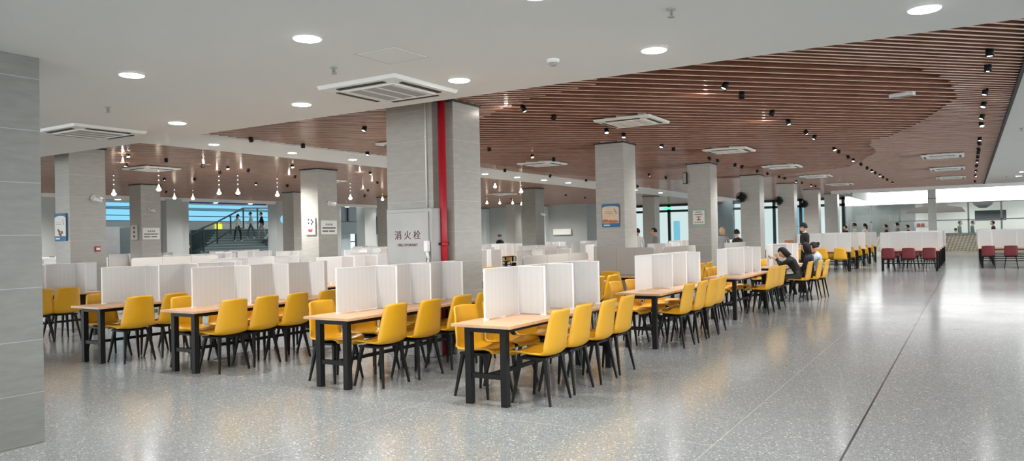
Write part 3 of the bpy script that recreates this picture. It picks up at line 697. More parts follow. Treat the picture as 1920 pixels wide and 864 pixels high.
# wall fans and column speaker
def fan(lab, loc):
    t = thing('wall_fan', lab, 'fan', loc, R(-90), 'black wall fans')
    cg = MB()
    for rr in (.05, .09, .13, .17):
        n = 24
        for i in range(n):
            a, b = 2*PI*i/n, 2*PI*(i+1)/n; cg.bar((rr*math.cos(a), -.16, rr*math.sin(a)), (rr*math.cos(b), -.16, rr*math.sin(b)), .012)
    for i in range(20): a = 2*PI*i/20; cg.bar((.03*math.cos(a), -.17, .03*math.sin(a)), (.17*math.cos(a), -.12, .17*math.sin(a)), .014)
    cg.build('cage', 'black', parent=t)
    bl = MB()
    for i in range(4): bl.box(.02, .15, -.13, -.12, -.05, .05, Matrix.Rotation(i*PI/2, 4, 'Y'))
    bl.build('blades', 'c_dgrey', parent=t)
    MB().tube((0, -.12, 0), (0, 0, -.02), .05, n=14).box(-.06, .06, -.02, .04, -.12, .1).build('motor_bracket', 'black', parent=t)
fan('black wall fan left of the third column', (24.83, 6.33, 2.68)); fan('black wall fan left of the fourth column', (30.26, 6.3, 2.72)); fan('black wall fan left of the fifth column', (35.5, 6.3, 2.74))
sk_ = thing('column_speaker', 'slim black column speaker on the second column side', 'speaker', (19.5, 6.42, 3.03))
MB().box(-.05, .05, 0, .1, -.17, .14, bev=.008).build('cabinet', 'black', parent=sk_); MB().box(-.055, -.05, .012, .088, -.15, .12).build('grille', 'grille', parent=sk_)

# ------------------------------------------------------------ furniture
def chair_shell(square=False):
    # profile: (y forward, z) from front lip to back top, and half widths
    prof = [(.225, .425), (.215, .447), (.17, .455), (.08, .447), (-.02, .438), (-.11, .436), (-.17, .446), (-.205, .475), (-.225, .53), (-.24, .61), (-.255, .70), (-.272, .79), (-.288, .85), (-.294, .872)]
    hw = [.19, .21, .226, .236, .24, .24, .238, .236, .231, .221, .208, .195, .186, .17]
    if square: hw = [.185, .2, .21, .215, .218, .218, .218, .218, .216, .214, .212, .21, .205, .18]; prof = [(a, b if b < .5 else .5+(b-.5)*.93) for a, b in prof]
    nu = 10; bm = bmesh.new(); G = []
    for j, ((y, z), w) in enumerate(zip(prof, hw)):
        row = []
        t = j/(len(prof)-1)
        for i in range(nu+1):
            u = -1+2*i/nu; e = abs(u)**2.5
            if j < 7: dz, dy = e*.03*(.3+.7*min(1, j/3)), 0
            else: dz, dy = 0, e*.058
            if j == 6 or j == 7: dz, dy = e*.02, e*.03
            if j >= 12: dz -= e*.004
            row.append(bm.verts.new((u*w, y+dy, z+dz)))
        G.append(row)
    top = []
    for j in range(len(G)-1):
        for i in range(nu):
            f = bm.faces.new((G[j][i], G[j][i+1], G[j+1][i+1], G[j+1][i])); f.smooth = True
    bmesh.ops.recalc_face_normals(bm, faces=bm.faces[:])
    bm.normal_update()
    # thickness
    r = bmesh.ops.solidify(bm, geom=bm.faces[:], thickness=.016)
    for f in bm.faces: f.smooth = True
    me = bpy.data.meshes.new('seat_shell'); bm.to_mesh(me); bm.free(); return me
SHY = chair_shell(); SHY.materials.append(M['yellow'])
SHB = chair_shell(True); SHB.materials.append(M['burg'])
def make_chair(name, label, me, group):
    t = thing(name, label, 'chair', (0, 0, 0), 0, group)
    obj('seat_shell', me, t)
    for sx in (-1, 1):
        for sy in (-1, 1):
            MB().bar((sx*.15, sy*.13-.01, .43), (sx*.21, sy*.2-.01, 0), .036, .036, .018).build('leg', 'black', parent=t)
    u = MB(); u.box(-.17, .17, -.15, .13, .412, .43); u.box(-.19, -.16, -.16, .14, .41, .432); u.box(.16, .19, -.16, .14, .41, .432)
    u.build('underframe', 'black', parent=t)
    return t
YC = make_chair('dining_chair', 'x', SHY, 'yellow chairs'); BC = make_chair('dining_chair', 'x', SHB, 'burgundy chairs')
used = {'y': False, 'b': False}
def place_chair(kind, label, x, y, rz, group):
    src = YC if kind == 'y' else BC
    rz += R(random.uniform(-2.5, 2.5))
    if not used[kind]:
        used[kind] = True; src.location = (x, y, 0); src.rotation_euler = (0, 0, rz); src['label'] = label; src['group'] = group; return src
    return dup(src, label, (x, y, 0), rz, group)
# tables: long side along local X
def make_table(L_, W, top, apron, label):
    t = thing('dining_table', label, 'table', (0, 0, 0), 0)
    MB().box(0, L_, -W/2, W/2, .722, .75, bev=.003).build('tabletop', top, parent=t)
    a = MB(); a.box(.08, L_-.08, -.2, -.17, .67, .722); a.box(.08, L_-.08, .17, .2, .67, .722); a.box(.08, .11, -.2, .2, .67, .722); a.box(L_-.11, L_-.08, -.2, .2, .67, .722)
    a.build('apron', apron, parent=t)
    for x in (.11, L_-.11):
        for y in (-.195, .195): MB().box(x-.032, x+.032, y-.032, y+.032, 0, .722).build('leg', 'black', parent=t)
        MB().box(x-.02, x+.02, -.165, .165, .245, .29).build('crossbar', 'black', parent=t)
    MB().box(.13, L_-.13, -.02, .02, .25, .285).build('stretcher', 'black', parent=t)
    return t
LT = 2.5; WT = .65
TB = make_table(LT, WT, 'desk', 'black', 'x'); tused = [False]
def make_divider(L_, label):
    t = thing('desk_divider', label, 'divider', (0, 0, 0)); sy = .16; h = .49; th = .008
    s = MB(); s.box(.0, L_, sy-th/2, sy+th/2, 0.01, h); s.build('spine_panel', 'div', parent=t)
    xs = [.63, 1.26, 1.92]
    for x in xs:
        MB().box(x-th/2, x+th/2, sy-.31, sy-th/2, .01, h).build('side_panel', 'div', parent=t)
    e = MB()
    e.box(0, L_, sy-.007, sy+.007, h, h+.008); e.box(-.006, .004, sy-.007, sy+.007, 0, h+.008); e.box(L_-.004, L_+.006, sy-.007, sy+.007, 0, h+.008)
    for x in xs:
        e.box(x-.007, x+.007, sy-.32, sy-.306, 0, h+.008); e.box(x-.007, x+.007, sy-.007, sy+.009, 0, h+.008); e.box(x-.006, x+.006, sy-.31, sy, h, h+.007)
    e.build('edge_trim', 'div_edge', parent=t)
    f = MB()
    for x in [.02, .32]+xs+[L_-.03]: f.box(x-.025, x+.025, sy-.02, sy+.02, 0, .012)
    for x in xs: f.box(x-.02, x+.02, sy-.32, sy-.27, 0, .012)
    f.build('foot', 'div_edge', parent=t)
    return t
DV = make_divider(2.28, 'x'); DVB = make_divider(2.28, 'x'); dused = [False]
def make_gscreen(L_, label):
    t = thing('desk_divider', label, 'divider'); pts = []
    rad = .07; h = .5
    for k in range(3):
        x0, x1 = k*L_/3+.003, (k+1)*L_/3-.003; p = [(x0, 0), (x1, 0)]
        if k == 2: p += [(x1-rad*(1-math.cos(R(a))), h-rad+rad*math.sin(R(a))) for a in (0, 30, 60, 90)]
        else: p += [(x1, h)]
        if k == 0: p += [(x0+rad*(1-math.cos(R(a))), h-rad+rad*math.sin(R(a))) for a in (90, 60, 30, 0)]
        else: p += [(x0, h)]
        o = MB().prism(p, -.012, .012).build('screen_panel', 'gdiv', parent=t); o.rotation_euler = (R(90), 0, 0)
    MB().box(.05, L_-.05, -.03, .03, 0, .012).build('foot', 'alu', parent=t)
    return t
GD = make_gscreen(2.25, 'x'); gused = [False]
def place(src, flag, label, loc, rz, group):
    if not flag[0]:
        flag[0] = True; src.location = loc; src.rotation_euler = (0, 0, rz); src['label'] = label; src['group'] = group; return src
    return dup(src, label, loc, rz, group)
CP = [.5, 1.05, 1.6, 2.15]
def row(desc, x, y, left=(0, 1, 2, 3), right=(0, 1, 2, 3), screen='w', grp='', dx=(0, 0, 0, 0), roff=.32, loff=.3, solo=True):
    place(TB, tused, 'oak topped black framed table, ' + desc, (x, y, 0), 0, 'long oak topped tables')
    if screen == 'w': place(DV, dused, 'white frosted divider on the table, ' + desc, (x+.33, y, .75), 0, 'white frosted desk dividers')
    elif screen == 'g': place(GD, gused, 'grey rounded screen on the table, ' + desc, (x+.12, y, .75), 0, 'grey desk screens')
    for i in right:
        place_chair('y', 'yellow chair, %s on right side, %s' % (ORD[i], desc), x+CP[i]+dx[i], y-roff+random.uniform(-.03, .02), 0, 'yellow moulded chairs')
    for i in left:
        place_chair('y', 'yellow chair, %s on left side, %s' % (ORD[i], desc), x+CP[i]+random.uniform(-.04, .04), y+loff+random.uniform(-.02, .03), PI, 'yellow moulded chairs')
random.seed(21)
row('nearest table of all', 5.65, 3.83, dx=(0, 0, 0, .02))
row('front table before the hydrant column', 5.6, 5.73, dx=(0, 0, .1, .08), right=(0, 1, 2, 3))
row('front table, second from left', 5.5, 8.09, dx=(-.09, -.15, -.2, -.2), right=(0, 1, 2, 3))
row('front table, leftmost whole one', 5.42, 9.93, dx=(-.08, -.1, .1, 0), right=(0, 1, 3))
row('table at left beside the big pillar', 4.9, 13.2, left=(1, 2, 3), right=(1, 2, 3), dx=(0, -.3, -.3, -.4))
row('first table behind the nearest one', 9.45, 3.83)
row('second table behind the nearest one', 13.15, 3.75, dx=(.9, .9, .85, 0), right=(0, 1, 2))
row('table where three students sit', 17.0, 3.75, right=(), left=(0, 1, 2, 3))
row('grey screened table behind the nearest one', 9.55, 5.75, screen='g', right=(2, 3), left=(0, 1))
row('grey screened table past the burger column', 15.6, 5.75, screen='g', right=(1, 2), left=(), solo=True)
row('grey screened table past the green poster', 20.4, 5.75, screen='g', right=(1,), left=())
row('middle table behind the hydrant column', 9.45, 8.09, right=(0, 1, 2, 3), left=(0, 1))
row('white screened table left of burger column', 13.3, 8.09, right=(0, 3), left=())
row('middle table behind the second front table', 9.35, 9.93, right=(0, 1, 2), left=(0,))
row('white screened table, left of dark column', 13.2, 9.93, right=(1,), left=())
# small table with grey screen set across, in front of the burger column
tt = dup(TB, 'short oak topped table in front of the burger column', (13.5, 5.15, 0), R(90), 'long oak topped tables'); tt.scale = (.48, .9, 1)
g2 = dup(GD, 'grey screen in front of the burger column base', (13.6, 5.15, .75), R(90), 'grey desk screens'); g2.scale = (.52, 1, 1.08)
place_chair('y', 'yellow chair at the short table before the burger column', 13.0, 5.7, R(-90), 'yellow moulded chairs')
# deep rows: tables and dividers only
kk = 0
deep = []
for X in (8.8, 12.6, 16.4, 20.2, 24.0): deep.append((X, 12.2))
for X in (9.6, 16.2, 20.4, 26.6): deep.append((X, 15.9))
for X in (8.0, 11.8, 15.6, 19.4, 23.2, 27.0): deep.append((X, 18.2))
for X in (8.4, 15.2, 21.4, 26.4): deep.append((X, 20.6))
for X in (9.9, 13.7, 17.5, 21.3, 25.1, 28.9, 32.7): deep.append((X, 24.0))
for X in (17.1, 20.9, 24.7, 28.5, 32.3): deep.append((X, 8.09))
for X in (17.0, 20.8, 28.4, 32.2): deep.append((X, 10.1))
for X in (26.0, 30.2, 34.4): deep.append((X, 17.0))
ranks = {12.2: 'row under the white band', 15.9: 'row behind the bowl poster', 18.2: 'row under the pendants', 20.6: 'row before the rear columns', 24.0: 'rearmost row by the stairs',
         8.09: 'row left of burger column', 10.1: 'second row left of burger column', 17.0: 'row behind the dark column'}
ci = {}
for X, Y in deep:
    k = ci.get(Y, 0); ci[Y] = k+1
    desc = '%s in the %s' % (NUM[k], ranks[Y])
    row(desc, X, Y, left=(), right=(2,) if (k % 2 and Y > 11) else (), screen='g' if (Y == 15.9 and k == 0) else 'w')

# transverse tables on the far right
TBR = make_table(2.35, .7, 'redapron', 'redapron', 'x'); trf = [False]
for ch in TBR.children:
    if ch.name.startswith('tabletop'):
        ch.data.materials[0] = M['desk']
def trow(kind, desc, X, y0, n, L_, far=False, only=None):
    src = (TBR, trf)
    t = place(TBR, trf, 'long dark framed table, ' + desc, (X, y0, 0), R(90), 'far tables set across')
    t.scale = (L_/2.35, 1, 1)
    g = dup(DVB, 'white divider along the table, ' + desc, (X+.16, y0+.03, .75), R(90), 'white dividers on the far tables'); g.scale = ((L_-.06)/2.28, 1, 1.34)
    for i in range(n):
        if only and i not in only: continue
        yy = y0+L_-.32-(L_-.64)*i/(n-1)
        place_chair(kind, '%s chair, %s from left, %s' % ('yellow' if kind == 'y' else 'burgundy', NUM[i], desc), X-.38, yy, R(-90), 'burgundy chairs at the far tables' if kind == 'b' else 'yellow chairs at the far tables')
far0 = ['front row of the far block', 'second row of the far block', 'third row of the far block', 'fourth row of the far block', 'rearmost row of the far block']
for i in range(5):
    trow('b', far0[i].replace('far block', 'middle burgundy block'), 30.95+2.25*i, .93, 3, 1.95, only=None if i < 3 else (2,))
    trow('b', far0[i].replace('far block', 'right burgundy block'), 33.4+2.25*i, -3.0, 4, 2.75, only=None if i < 1 else (0,))
    trow('y', far0[i].replace('far block', 'far yellow block'), 30.2+2.25*i, 3.75, 3, 1.93, only=None if i < 1 else (1, 2))
# remove the unused divider prototype
for ch in list(DVB.children): bpy.data.objects.remove(ch)
bpy.data.objects.remove(DVB)

# ------------------------------------------------------------ serving counter
ct = thing('serving_counter', 'long serving counter with pale checkered front at the far end', 'counter', (54, 1, 0))
MB().box(0, .6, -9, 6.1, .08, 1.08).build('front', 'patt', parent=ct)
MB().box(-.05, .8, -9, 6.1, 1.08, 1.15, bev=.01).build('worktop', 'alu', parent=ct)
MB().box(.02, .5, -9, 6.1, 0, .08).build('plinth', 'beige', parent=ct)
fs = thing('lit_fascia', 'long glowing white sign fascia above the serving counter', 'sign', (54, 1, 0))
MB().box(0, .3, 1.15, 6.15, 3.12, 3.92).build('light_panel', 'fascia', parent=fs)
MB().box(0, .3, -9, .8, 3.12, 4.0).build('light_panel', 'fascia', parent=fs)
MB().box(-.03, .3, -9, 6.15, 3.06, 3.12).build('lower_rail', 'alu', parent=fs)
pc = column('slim grey column splitting the glowing fascia', 53.4, 53.9, 1.75, 2.2, 4.24)
sc_ = thing('glass_screen', 'aluminium framed glass screen above the serving counter', 'glass screen', (54.1, 1, 1.15))
MB().box(0, .02, -9, 6.1, 0, 1.92).build('glass', 'glass', parent=sc_)
fr = MB()
for y in (6.05, 4.5, 2.83, -.95, -2.66, -4.4, -6.2, -8): fr.box(-.04, .05, y-.05, y+.05, 0, 1.92)
fr.box(-.04, .05, -9, 6.1, .83, .89); fr.box(-.04, .05, -9, 6.1, 0, .05)
fr.build('frame', 'alu', parent=sc_)
wall('wall_kitchen', 'pale kitchen wall behind the serving counter', [(59, 59.3, 3.2, 9, 0, 4.2)], 'kitchen')
wall('wall_kitchen', 'white kitchen wall at right behind the serving counter', [(59, 59.3, -12, 3.2, 0, 4.2)], 'paper')
wall('wall_right', 'pale wall closing the far right', [(38.5, 60, -12.3, -12, 0, 4.3)], 'wall_light')
wall('wall_counter', 'grey wall left of the counter', [(53.6, 60, 7.15, 7.4, 0, 4.2)], 'wall')
# kitchen fittings behind the glass
tag(MB().box(56.8, 57.4, -2.0, -.3, 1.95, 2.6).build('menu_screen', 'frame'), 'dark display screen behind the counter glass at right', 'screen')
hd_ = MB().prism([(-1.7, 0), (1.7, 0), (1.5, .3), (.7, .42), (.7, .9), (-.7, .9), (-.7, .42), (-1.5, .3)], 0, 1.0).mesh('extraction_hood', 'foodhood')
ho_ = obj('extraction_hood', hd_, None, (56.2, 1.9, 2.55), (R(90), 0, R(90))); tag(ho_, 'grey brown extraction hood behind the counter glass', 'hood')
tag(MB().lathe([(.5, .55), (.62, .3), (.5, 0), (.2, -.2)], (56.2, -.75, 2.95), 16).build('hanging_bowl_lamp', 'alu'), 'grey bowl shaped hanging lamp behind the glass', 'lamp')
tag(MB().box(56.2, 56.8, 4.6, 6.7, 0, 2.5).build('steel_cupboard', 'steel'), 'grey steel cupboard behind the counter glass at left', 'cupboard')
tag(MB().box(55.6, 55.8, 2.3, 3.1, 1.55, 1.95).mat(1).box(55.58, 55.6, 2.5, 2.7, 1.65, 1.85).box(55.58, 55.6, 2.75, 2.95, 1.65, 1.85).build('price_board', 'paper', 'inkred'), 'white price board with red marks behind the glass', 'sign')
for yy in (4, 0, -4): light('kitchen_light', 'SPOT', (56.5, yy, 3.9), 150, size=.2, spot=150)
for yy in (-8, -4, 0, 4): light('counter_light', 'SPOT', (50, yy, 4.1), 110, size=.5, spot=150)
for yy in (-5, -2, 1, 4): light('aisle_light', 'SPOT', (41.5, yy, 4.1), 90, size=.5, spot=150)
for xx in (17, 22, 27, 32, 38): light('stairhall_light', 'SPOT', (xx, 31.5, 4.5), 150, size=.3, spot=150)

# ------------------------------------------------------------ people
def body(name, J, edges, rad, part, mats, headpos, headrot, hscale=1.0):
    """one continuous skinned body: J joints, part: joint->material index"""
    names = list(J); idx = {n: i for i, n in enumerate(names)}
    me = bpy.data.meshes.new(name); me.from_pydata([J[n] for n in names], [(idx[a], idx[b]) for a, b in edges], [])
    tmp = bpy.data.objects.new('tmp', me); COL.objects.link(tmp)
    sk = tmp.modifiers.new('skin', 'SKIN'); 
    if not me.skin_vertices:
        bpy.context.view_layer.objects.active = tmp; tmp.select_set(True)
        bpy.ops.mesh.customdata_skin_add() if hasattr(bpy.ops.mesh, 'customdata_skin_add') else None
    sv = me.skin_vertices[0].data
    for n in names:
        r = rad[n]; sv[idx[n]].radius = r if isinstance(r, tuple) else (r, r)
        sv[idx[n]].use_root = (n == 'pelvis')
    sk.use_smooth_shade = True
    ss = tmp.modifiers.new('ss', 'SUBSURF'); ss.levels = 1; ss.render_levels = 1
    dg = bpy.context.evaluated_depsgraph_get(); dg.update()
    ev = bpy.data.meshes.new_from_object(tmp.evaluated_get(dg))
    bpy.data.objects.remove(tmp)
    bm = bmesh.new(); bm.from_mesh(ev)
    segs = [(Vector(J[a]), Vector(J[b]), part.get((a, b), part.get(b, 0))) for a, b in edges]
    for f in bm.faces:
        c_ = f.calc_center_median(); best = 1e9
        for a, b, m_ in segs:
            ab = b-a; t = max(0, min(1, (c_-a).dot(ab)/max(1e-9, ab.length_squared))); d_ = (c_-(a+ab*t)).length
            if d_ < best: best = d_; f.material_index = m_
        f.smooth = True
    # head
    hb = bmesh.new(); bmesh.ops.create_uvsphere(hb, u_segments=20, v_segments=14, radius=1)
    for v in hb.verts:
        x, y, z = v.co
        w = 1-.18*max(0, -z)**1.5
        v.co = Vector((x*.076*w, y*.096*(1-.08*max(0, -z)), z*.118))
        if y > .8 and abs(x) < .22 and -.35 < z < .12: v.co.y += .022*(1-abs(x)*3)*(1 if z < 0 else .6)   # nose
        if abs(x) > .93 and -.3 < z < .25 and abs(y) < .3: v.co.x *= 1.2                                         # ears
        if y > .6 and z < -.6: v.co.y += .012                                                       # chin
        if y > .75 and .1 < z < .35 and .2 < abs(x) < .55: v.co.y -= .006                            # eye sockets
    for f in hb.faces:
        c_ = f.calc_center_median(); f.smooth = True; f.material_index = 3
        if c_.y > .07 and .018 < abs(c_.x) < .042 and .006 < c_.z < .03: f.material_index = 4
        if c_.y > .07 and abs(c_.x) < .024 and -.068 < c_.z < -.05: f.material_index = 5
    T = Matrix.Translation(headpos) @ Matrix.Rotation(headrot[2], 4, 'Z') @ Matrix.Rotation(headrot[0], 4, 'X') @ Matrix.Rotation(headrot[1], 4, 'Y') @ Matrix.Scale(hscale, 4)
    bmesh.ops.transform(hb, matrix=T, verts=hb.verts[:])
    hm = bpy.data.meshes.new('h'); hb.to_mesh(hm); hb.free(); bm.from_mesh(hm); bpy.data.meshes.remove(hm)
    out = bpy.data.meshes.new(name); bm.to_mesh(out); bm.free(); bpy.data.meshes.remove(ev)
    for m_ in mats: out.materials.append(M[m_])
    return out, T
def hair_mesh(style, m='hair'):
    hb = bmesh.new(); bmesh.ops.create_uvsphere(hb, u_segments=24, v_segments=16, radius=1)
    kill = []
    for v in hb.verts:
        x, y, z = v.co
        v.co = Vector((x*.088, y*.108-.006, z*.128+.006))
        if y > .35 and z < .42: kill.append(v)
        elif z < (-.25 if style != 'long' else -.5) : kill.append(v)
    bmesh.ops.delete(hb, geom=kill, context='VERTS')
    if style == 'long':
        for v in hb.verts:
            if v.co.z < -.02 and v.co.y < .04: v.co.z -= (-.02-v.co.z)*4.2; v.co.y -= .01
    bmesh.ops.solidify(hb, geom=hb.faces[:], thickness=-.006)
    if style == 'bun':
        r = bmesh.ops.create_uvsphere(hb, u_segments=12, v_segments=8, radius=.045); bmesh.ops.translate(hb, verts=r['verts'], vec=(0, -.115, .06))
    if style == 'tail':
        r = bmesh.ops.create_uvsphere(hb, u_segments=12, v_segments=8, radius=.04)
        for v in r['verts']: v.co = Vector((v.co.x, v.co.y-.12, v.co.z*3-.07))
    for f in hb.faces: f.smooth = True
    me = bpy.data.meshes.new('hair'); hb.to_mesh(me); hb.free(); me.materials.append(M[m]); return me
def cap_mesh():
    b = MB(); 
    prof = [(.094, .02), (.096, .05), (.088, .09), (.06, .12), (.02, .135)]
    b.lathe(prof, (0, -.005, 0), 20)
    b.prism([(.085*math.cos(R(a)), .03+.14*math.sin(R(a))) for a in range(0, 181, 15)], .02, .03)
    return b.mesh('cap', 'c_black')
def hand(J, E, rad, part, wr, dirv, side, pre, curl=.5):
    """palm + five fingers rooted in the palm"""
    w = Vector(wr); d = Vector(dirv).normalized(); up = Vector((0, 0, 1)); s = d.cross(up).normalized()
    if s.length < .1: s = Vector((1, 0, 0))
    n = s.cross(d).normalized()
    palm = w+d*.06; J[pre+'palm'] = palm; rad[pre+'palm'] = (.026, .016); E.append((pre+'wrist', pre+'palm')); part[pre+'palm'] = 3
    for k, (o, L_) in enumerate(((-.03, .062), (-.01, .072), (.01, .068), (.03, .054))):
        a = palm+d*.035+s*o; b = a+d*L_*.55-n*.012*curl; c_ = b+d*L_*.35-n*.03*curl
        for q, (nm, p) in enumerate((('a', a), ('b', b), ('c', c_))):
            J[pre+'f%d%s' % (k, nm)] = p; rad[pre+'f%d%s' % (k, nm)] = (.009, .009) if q < 2 else (.007, .007); part[pre+'f%d%s' % (k, nm)] = 3
        E += [(pre+'palm', pre+'f%da' % k), (pre+'f%da' % k, pre+'f%db' % k), (pre+'f%db' % k, pre+'f%dc' % k)]
    th = w+d*.03+s*(.035*side)-n*.01; t2 = th+d*.035+s*.015*side-n*.01
    J[pre+'t1'] = th; J[pre+'t2'] = t2; rad[pre+'t1'] = (.011, .011); rad[pre+'t2'] = (.009, .009); part[pre+'t1'] = 3; part[pre+'t2'] = 3
    E += [(pre+'palm', pre+'t1'), (pre+'t1', pre+'t2')]
def person(label, loc, rz, pose, top, legs, hair='short', haircol='hair', sleeve='long', cap=False, extra=None, lean=.0, headturn=(0, 0, 0), h=1.68, shoes='c_white', group=None, fingers=True):
    s = h/1.68; t = None
    V_ = lambda *a: Vector(a)*s
    J = {}; rad = {}; part = {}; E = []
    seat = pose.startswith('sit')
    pz = .53 if seat else .92
    P = V_(0, 0, pz) if not seat else Vector((0, 0, .54))
    def lv(x, y, z):   # torso point with lean about pelvis (forward +Y)
        q = V_(x, y, z); c_, s_ = math.cos(lean), math.sin(lean)
        return P+Vector((q.x, q.y*c_+q.z*s_, q.z*c_-q.y*s_))
    J['pelvis'] = P; rad['pelvis'] = (.15*s, .11*s)
    for n_, z, r in (('belly', .14, (.135, .1)), ('chest', .3, (.15, .11)), ('upper', .42, (.13, .09)), ('neck', .5, (.05, .05)), ('skull', .57, (.045, .045))):
        J[n_] = lv(0, -.01 if n_ != 'skull' else .01, z); rad[n_] = (r[0]*s, r[1]*s); part[n_] = 0
    part['neck'] = 0; part['skull'] = 3
    E += [('pelvis', 'belly'), ('belly', 'chest'), ('chest', 'upper'), ('upper', 'neck'), ('neck', 'skull')]
    arms = dict(stand=[((.2, .02, .18), (.22, .1, -.06)), ((-.2, .02, .18), (-.22, .1, -.06))],
                carry=[((.2, .0, .19), (.16, .22, .12)), ((-.2, .0, .19), (-.14, .24, .12))],
                walk=[((.2, .08, .18), (.2, .22, .02)), ((-.2, -.08, .18), (-.2, -.08, -.08))],
                sit=[((.21, .12, .2), (.12, .36, .2)), ((-.21, .12, .2), (-.12, .36, .2))],
                sit_phone=[((.2, .2, .42), (.08, .28, .62)), ((-.2, .22, .44), (-.09, .2, .6))],
                sit_chin=[((.2, .22, .22), (.08, .22, .46)), ((-.2, .2, .2), (-.1, .38, .24))],
                sit_low=[((.2, .12, .2), (.12, .3, .08)), ((-.2, .12, .2), (-.12, .3, .08))])[pose]
    for pre, sd, (el, wr) in (('r_', 1, arms[0]), ('l_', -1, arms[1])):
        J[pre+'shoulder'] = lv(.17*sd, 0, .42); J[pre+'elbow'] = lv(*el); J[pre+'wrist'] = lv(*wr)
        rad[pre+'shoulder'] = (.06*s, .055*s); rad[pre+'elbow'] = (.043*s, .043*s); rad[pre+'wrist'] = (.027*s, .024*s)
        part[pre+'shoulder'] = 0; part[pre+'elbow'] = 0; part[pre+'wrist'] = 0 if sleeve == 'long' else 3
        E += [('upper', pre+'shoulder'), (pre+'shoulder', pre+'elbow'), (pre+'elbow', pre+'wrist')]
        if fingers: hand(J, E, rad, part, J[pre+'wrist'], J[pre+'wrist']-J[pre+'elbow'], -sd, pre, .8)
        # legs
        if seat:
            hip = Vector((.09*sd, .04, .53)); kn = Vector((.12*sd, .44, .5)); an = Vector((.12*sd, .4+(.1 if sd > 0 else -.08), .09)); to = an+Vector((0, .16, -.05))
        elif pose == 'walk':
            hip = V_(.09*sd, 0, .86); kn = V_(.1*sd, .16*sd, .48); an = V_(.1*sd, .14*sd+(-.1 if sd < 0 else .02), .09); to = an+V_(0, .15, -.05)
        else:
            hip = V_(.09*sd, 0, .86); kn = V_(.1*sd, .02, .48); an = V_(.1*sd, 0, .09); to = an+V_(0, .15, -.05)
        for n_, p, r in (('hip', hip, .09), ('knee', kn, .06), ('ankle', an, .04), ('toe', to, .036)):
            J[pre+n_] = p; rad[pre+n_] = (r*s, r*s); part[pre+n_] = 1 if n_ != 'toe' else 2
        E += [('pelvis', pre+'hip'), (pre+'hip', pre+'knee'), (pre+'knee', pre+'ankle'), (pre+'ankle', pre+'toe')]
    hp = lv(0, .035, .645)
    me, T = body('body', J, E, rad, part, [top, legs, shoes, 'skin', 'eye', 'lip'], hp, (-lean*.55+headturn[0], headturn[1], headturn[2]), s)
    t = thing('person', label, 'person', loc, rz, group)
    obj('body', me, t)
    ho = obj('hair', hair_mesh(hair, haircol), t); ho.matrix_local = T
    if cap: co = obj('cap', cap_mesh(), t); co.matrix_local = T
    return t, lv
random.seed(3)
# three students at the table (facing +Y)
person('person in a black jacket leaning over table, long dark hair', (17.45, 3.22, 0), 0, 'sit_phone', 'c_black', 'c_dgrey', 'long', lean=.55, headturn=(-.35, 0, .2), h=1.64)
person('person with black hair and dark top seated between two students', (17.98, 3.08, 0), 0, 'sit_low', 'c_navy', 'c_black', 'long', lean=.12, headturn=(-.1, 0, -.3), h=1.62)
person('person with hair in a bun and pale blue shirt', (18.55, 2.98, 0), 0, 'sit_chin', 'c_lblue', 'c_black', 'bun', sleeve='short', lean=.16, headturn=(-.2, 0, .1), h=1.62)
place_chair('y', 'yellow chair under the person in the black jacket', 17.45, 3.24, 0, 'yellow moulded chairs')
place_chair('y', 'yellow chair under the middle student in dark top', 17.98, 3.12, 0, 'yellow moulded chairs')
place_chair('y', 'yellow chair under the person in pale blue shirt', 18.55, 3.06, 0, 'yellow moulded chairs')
ph = thing('mobile_phone', 'black phone held up by the person in black jacket', 'phone', (17.5, 3.9, .98), 0, rot=(R(-35), 0, 0))
MB().box(-.037, .037, -.004, .004, -.075, .075, bev=.003).build('body', 'slotblack', parent=ph); MB().box(-.033, .033, -.006, -.004, -.07, .07).build('screen', 'c_dgrey', parent=ph)
tag(MB().prism([(-.15, -.1), (.15, -.12), (.13, .12), (-.16, .1)], 0, .18).build('food_bag', 'c_brown', loc=(22.45, 4.42, 1.1), rot=(0, 0, .3)), 'brown paper bag held by the person in the cap', 'bag')
person('person in black T-shirt and black cap standing, holding brown bag', (22.7, 4.05, 0), R(35), 'carry', 'c_black', 'c_black', 'short', sleeve='short', cap=True, h=1.76)
# people behind the burger column and further
person('person with black hair and white shirt by the window', (25.3, 10.2, 0), R(-60), 'stand', 'c_white', 'c_dgrey', 'short', h=1.74, fingers=False)
person('person with black hair and grey top with crossbody strap', (25.7, 9.7, 0), R(30), 'stand', 'c_grey', 'c_dgrey', 'short', h=1.74, fingers=False)
person('long light brown haired person facing away near third column', (24.0, 6.78, 0), R(-60), 'stand', 'c_grey', 'c_dgrey', 'long', 'hair_brown', h=1.7, fingers=False)
person('person in black beside the light brown haired person', (24.2, 6.36, 0), R(-30), 'stand', 'c_black', 'c_black', 'short', h=1.62, fingers=False)
person('person in dark clothes and cap far behind pendants', (31.3, 19.9, 0), R(90), 'stand', 'c_black', 'c_dgrey', 'short', cap=True, h=1.68, fingers=False)
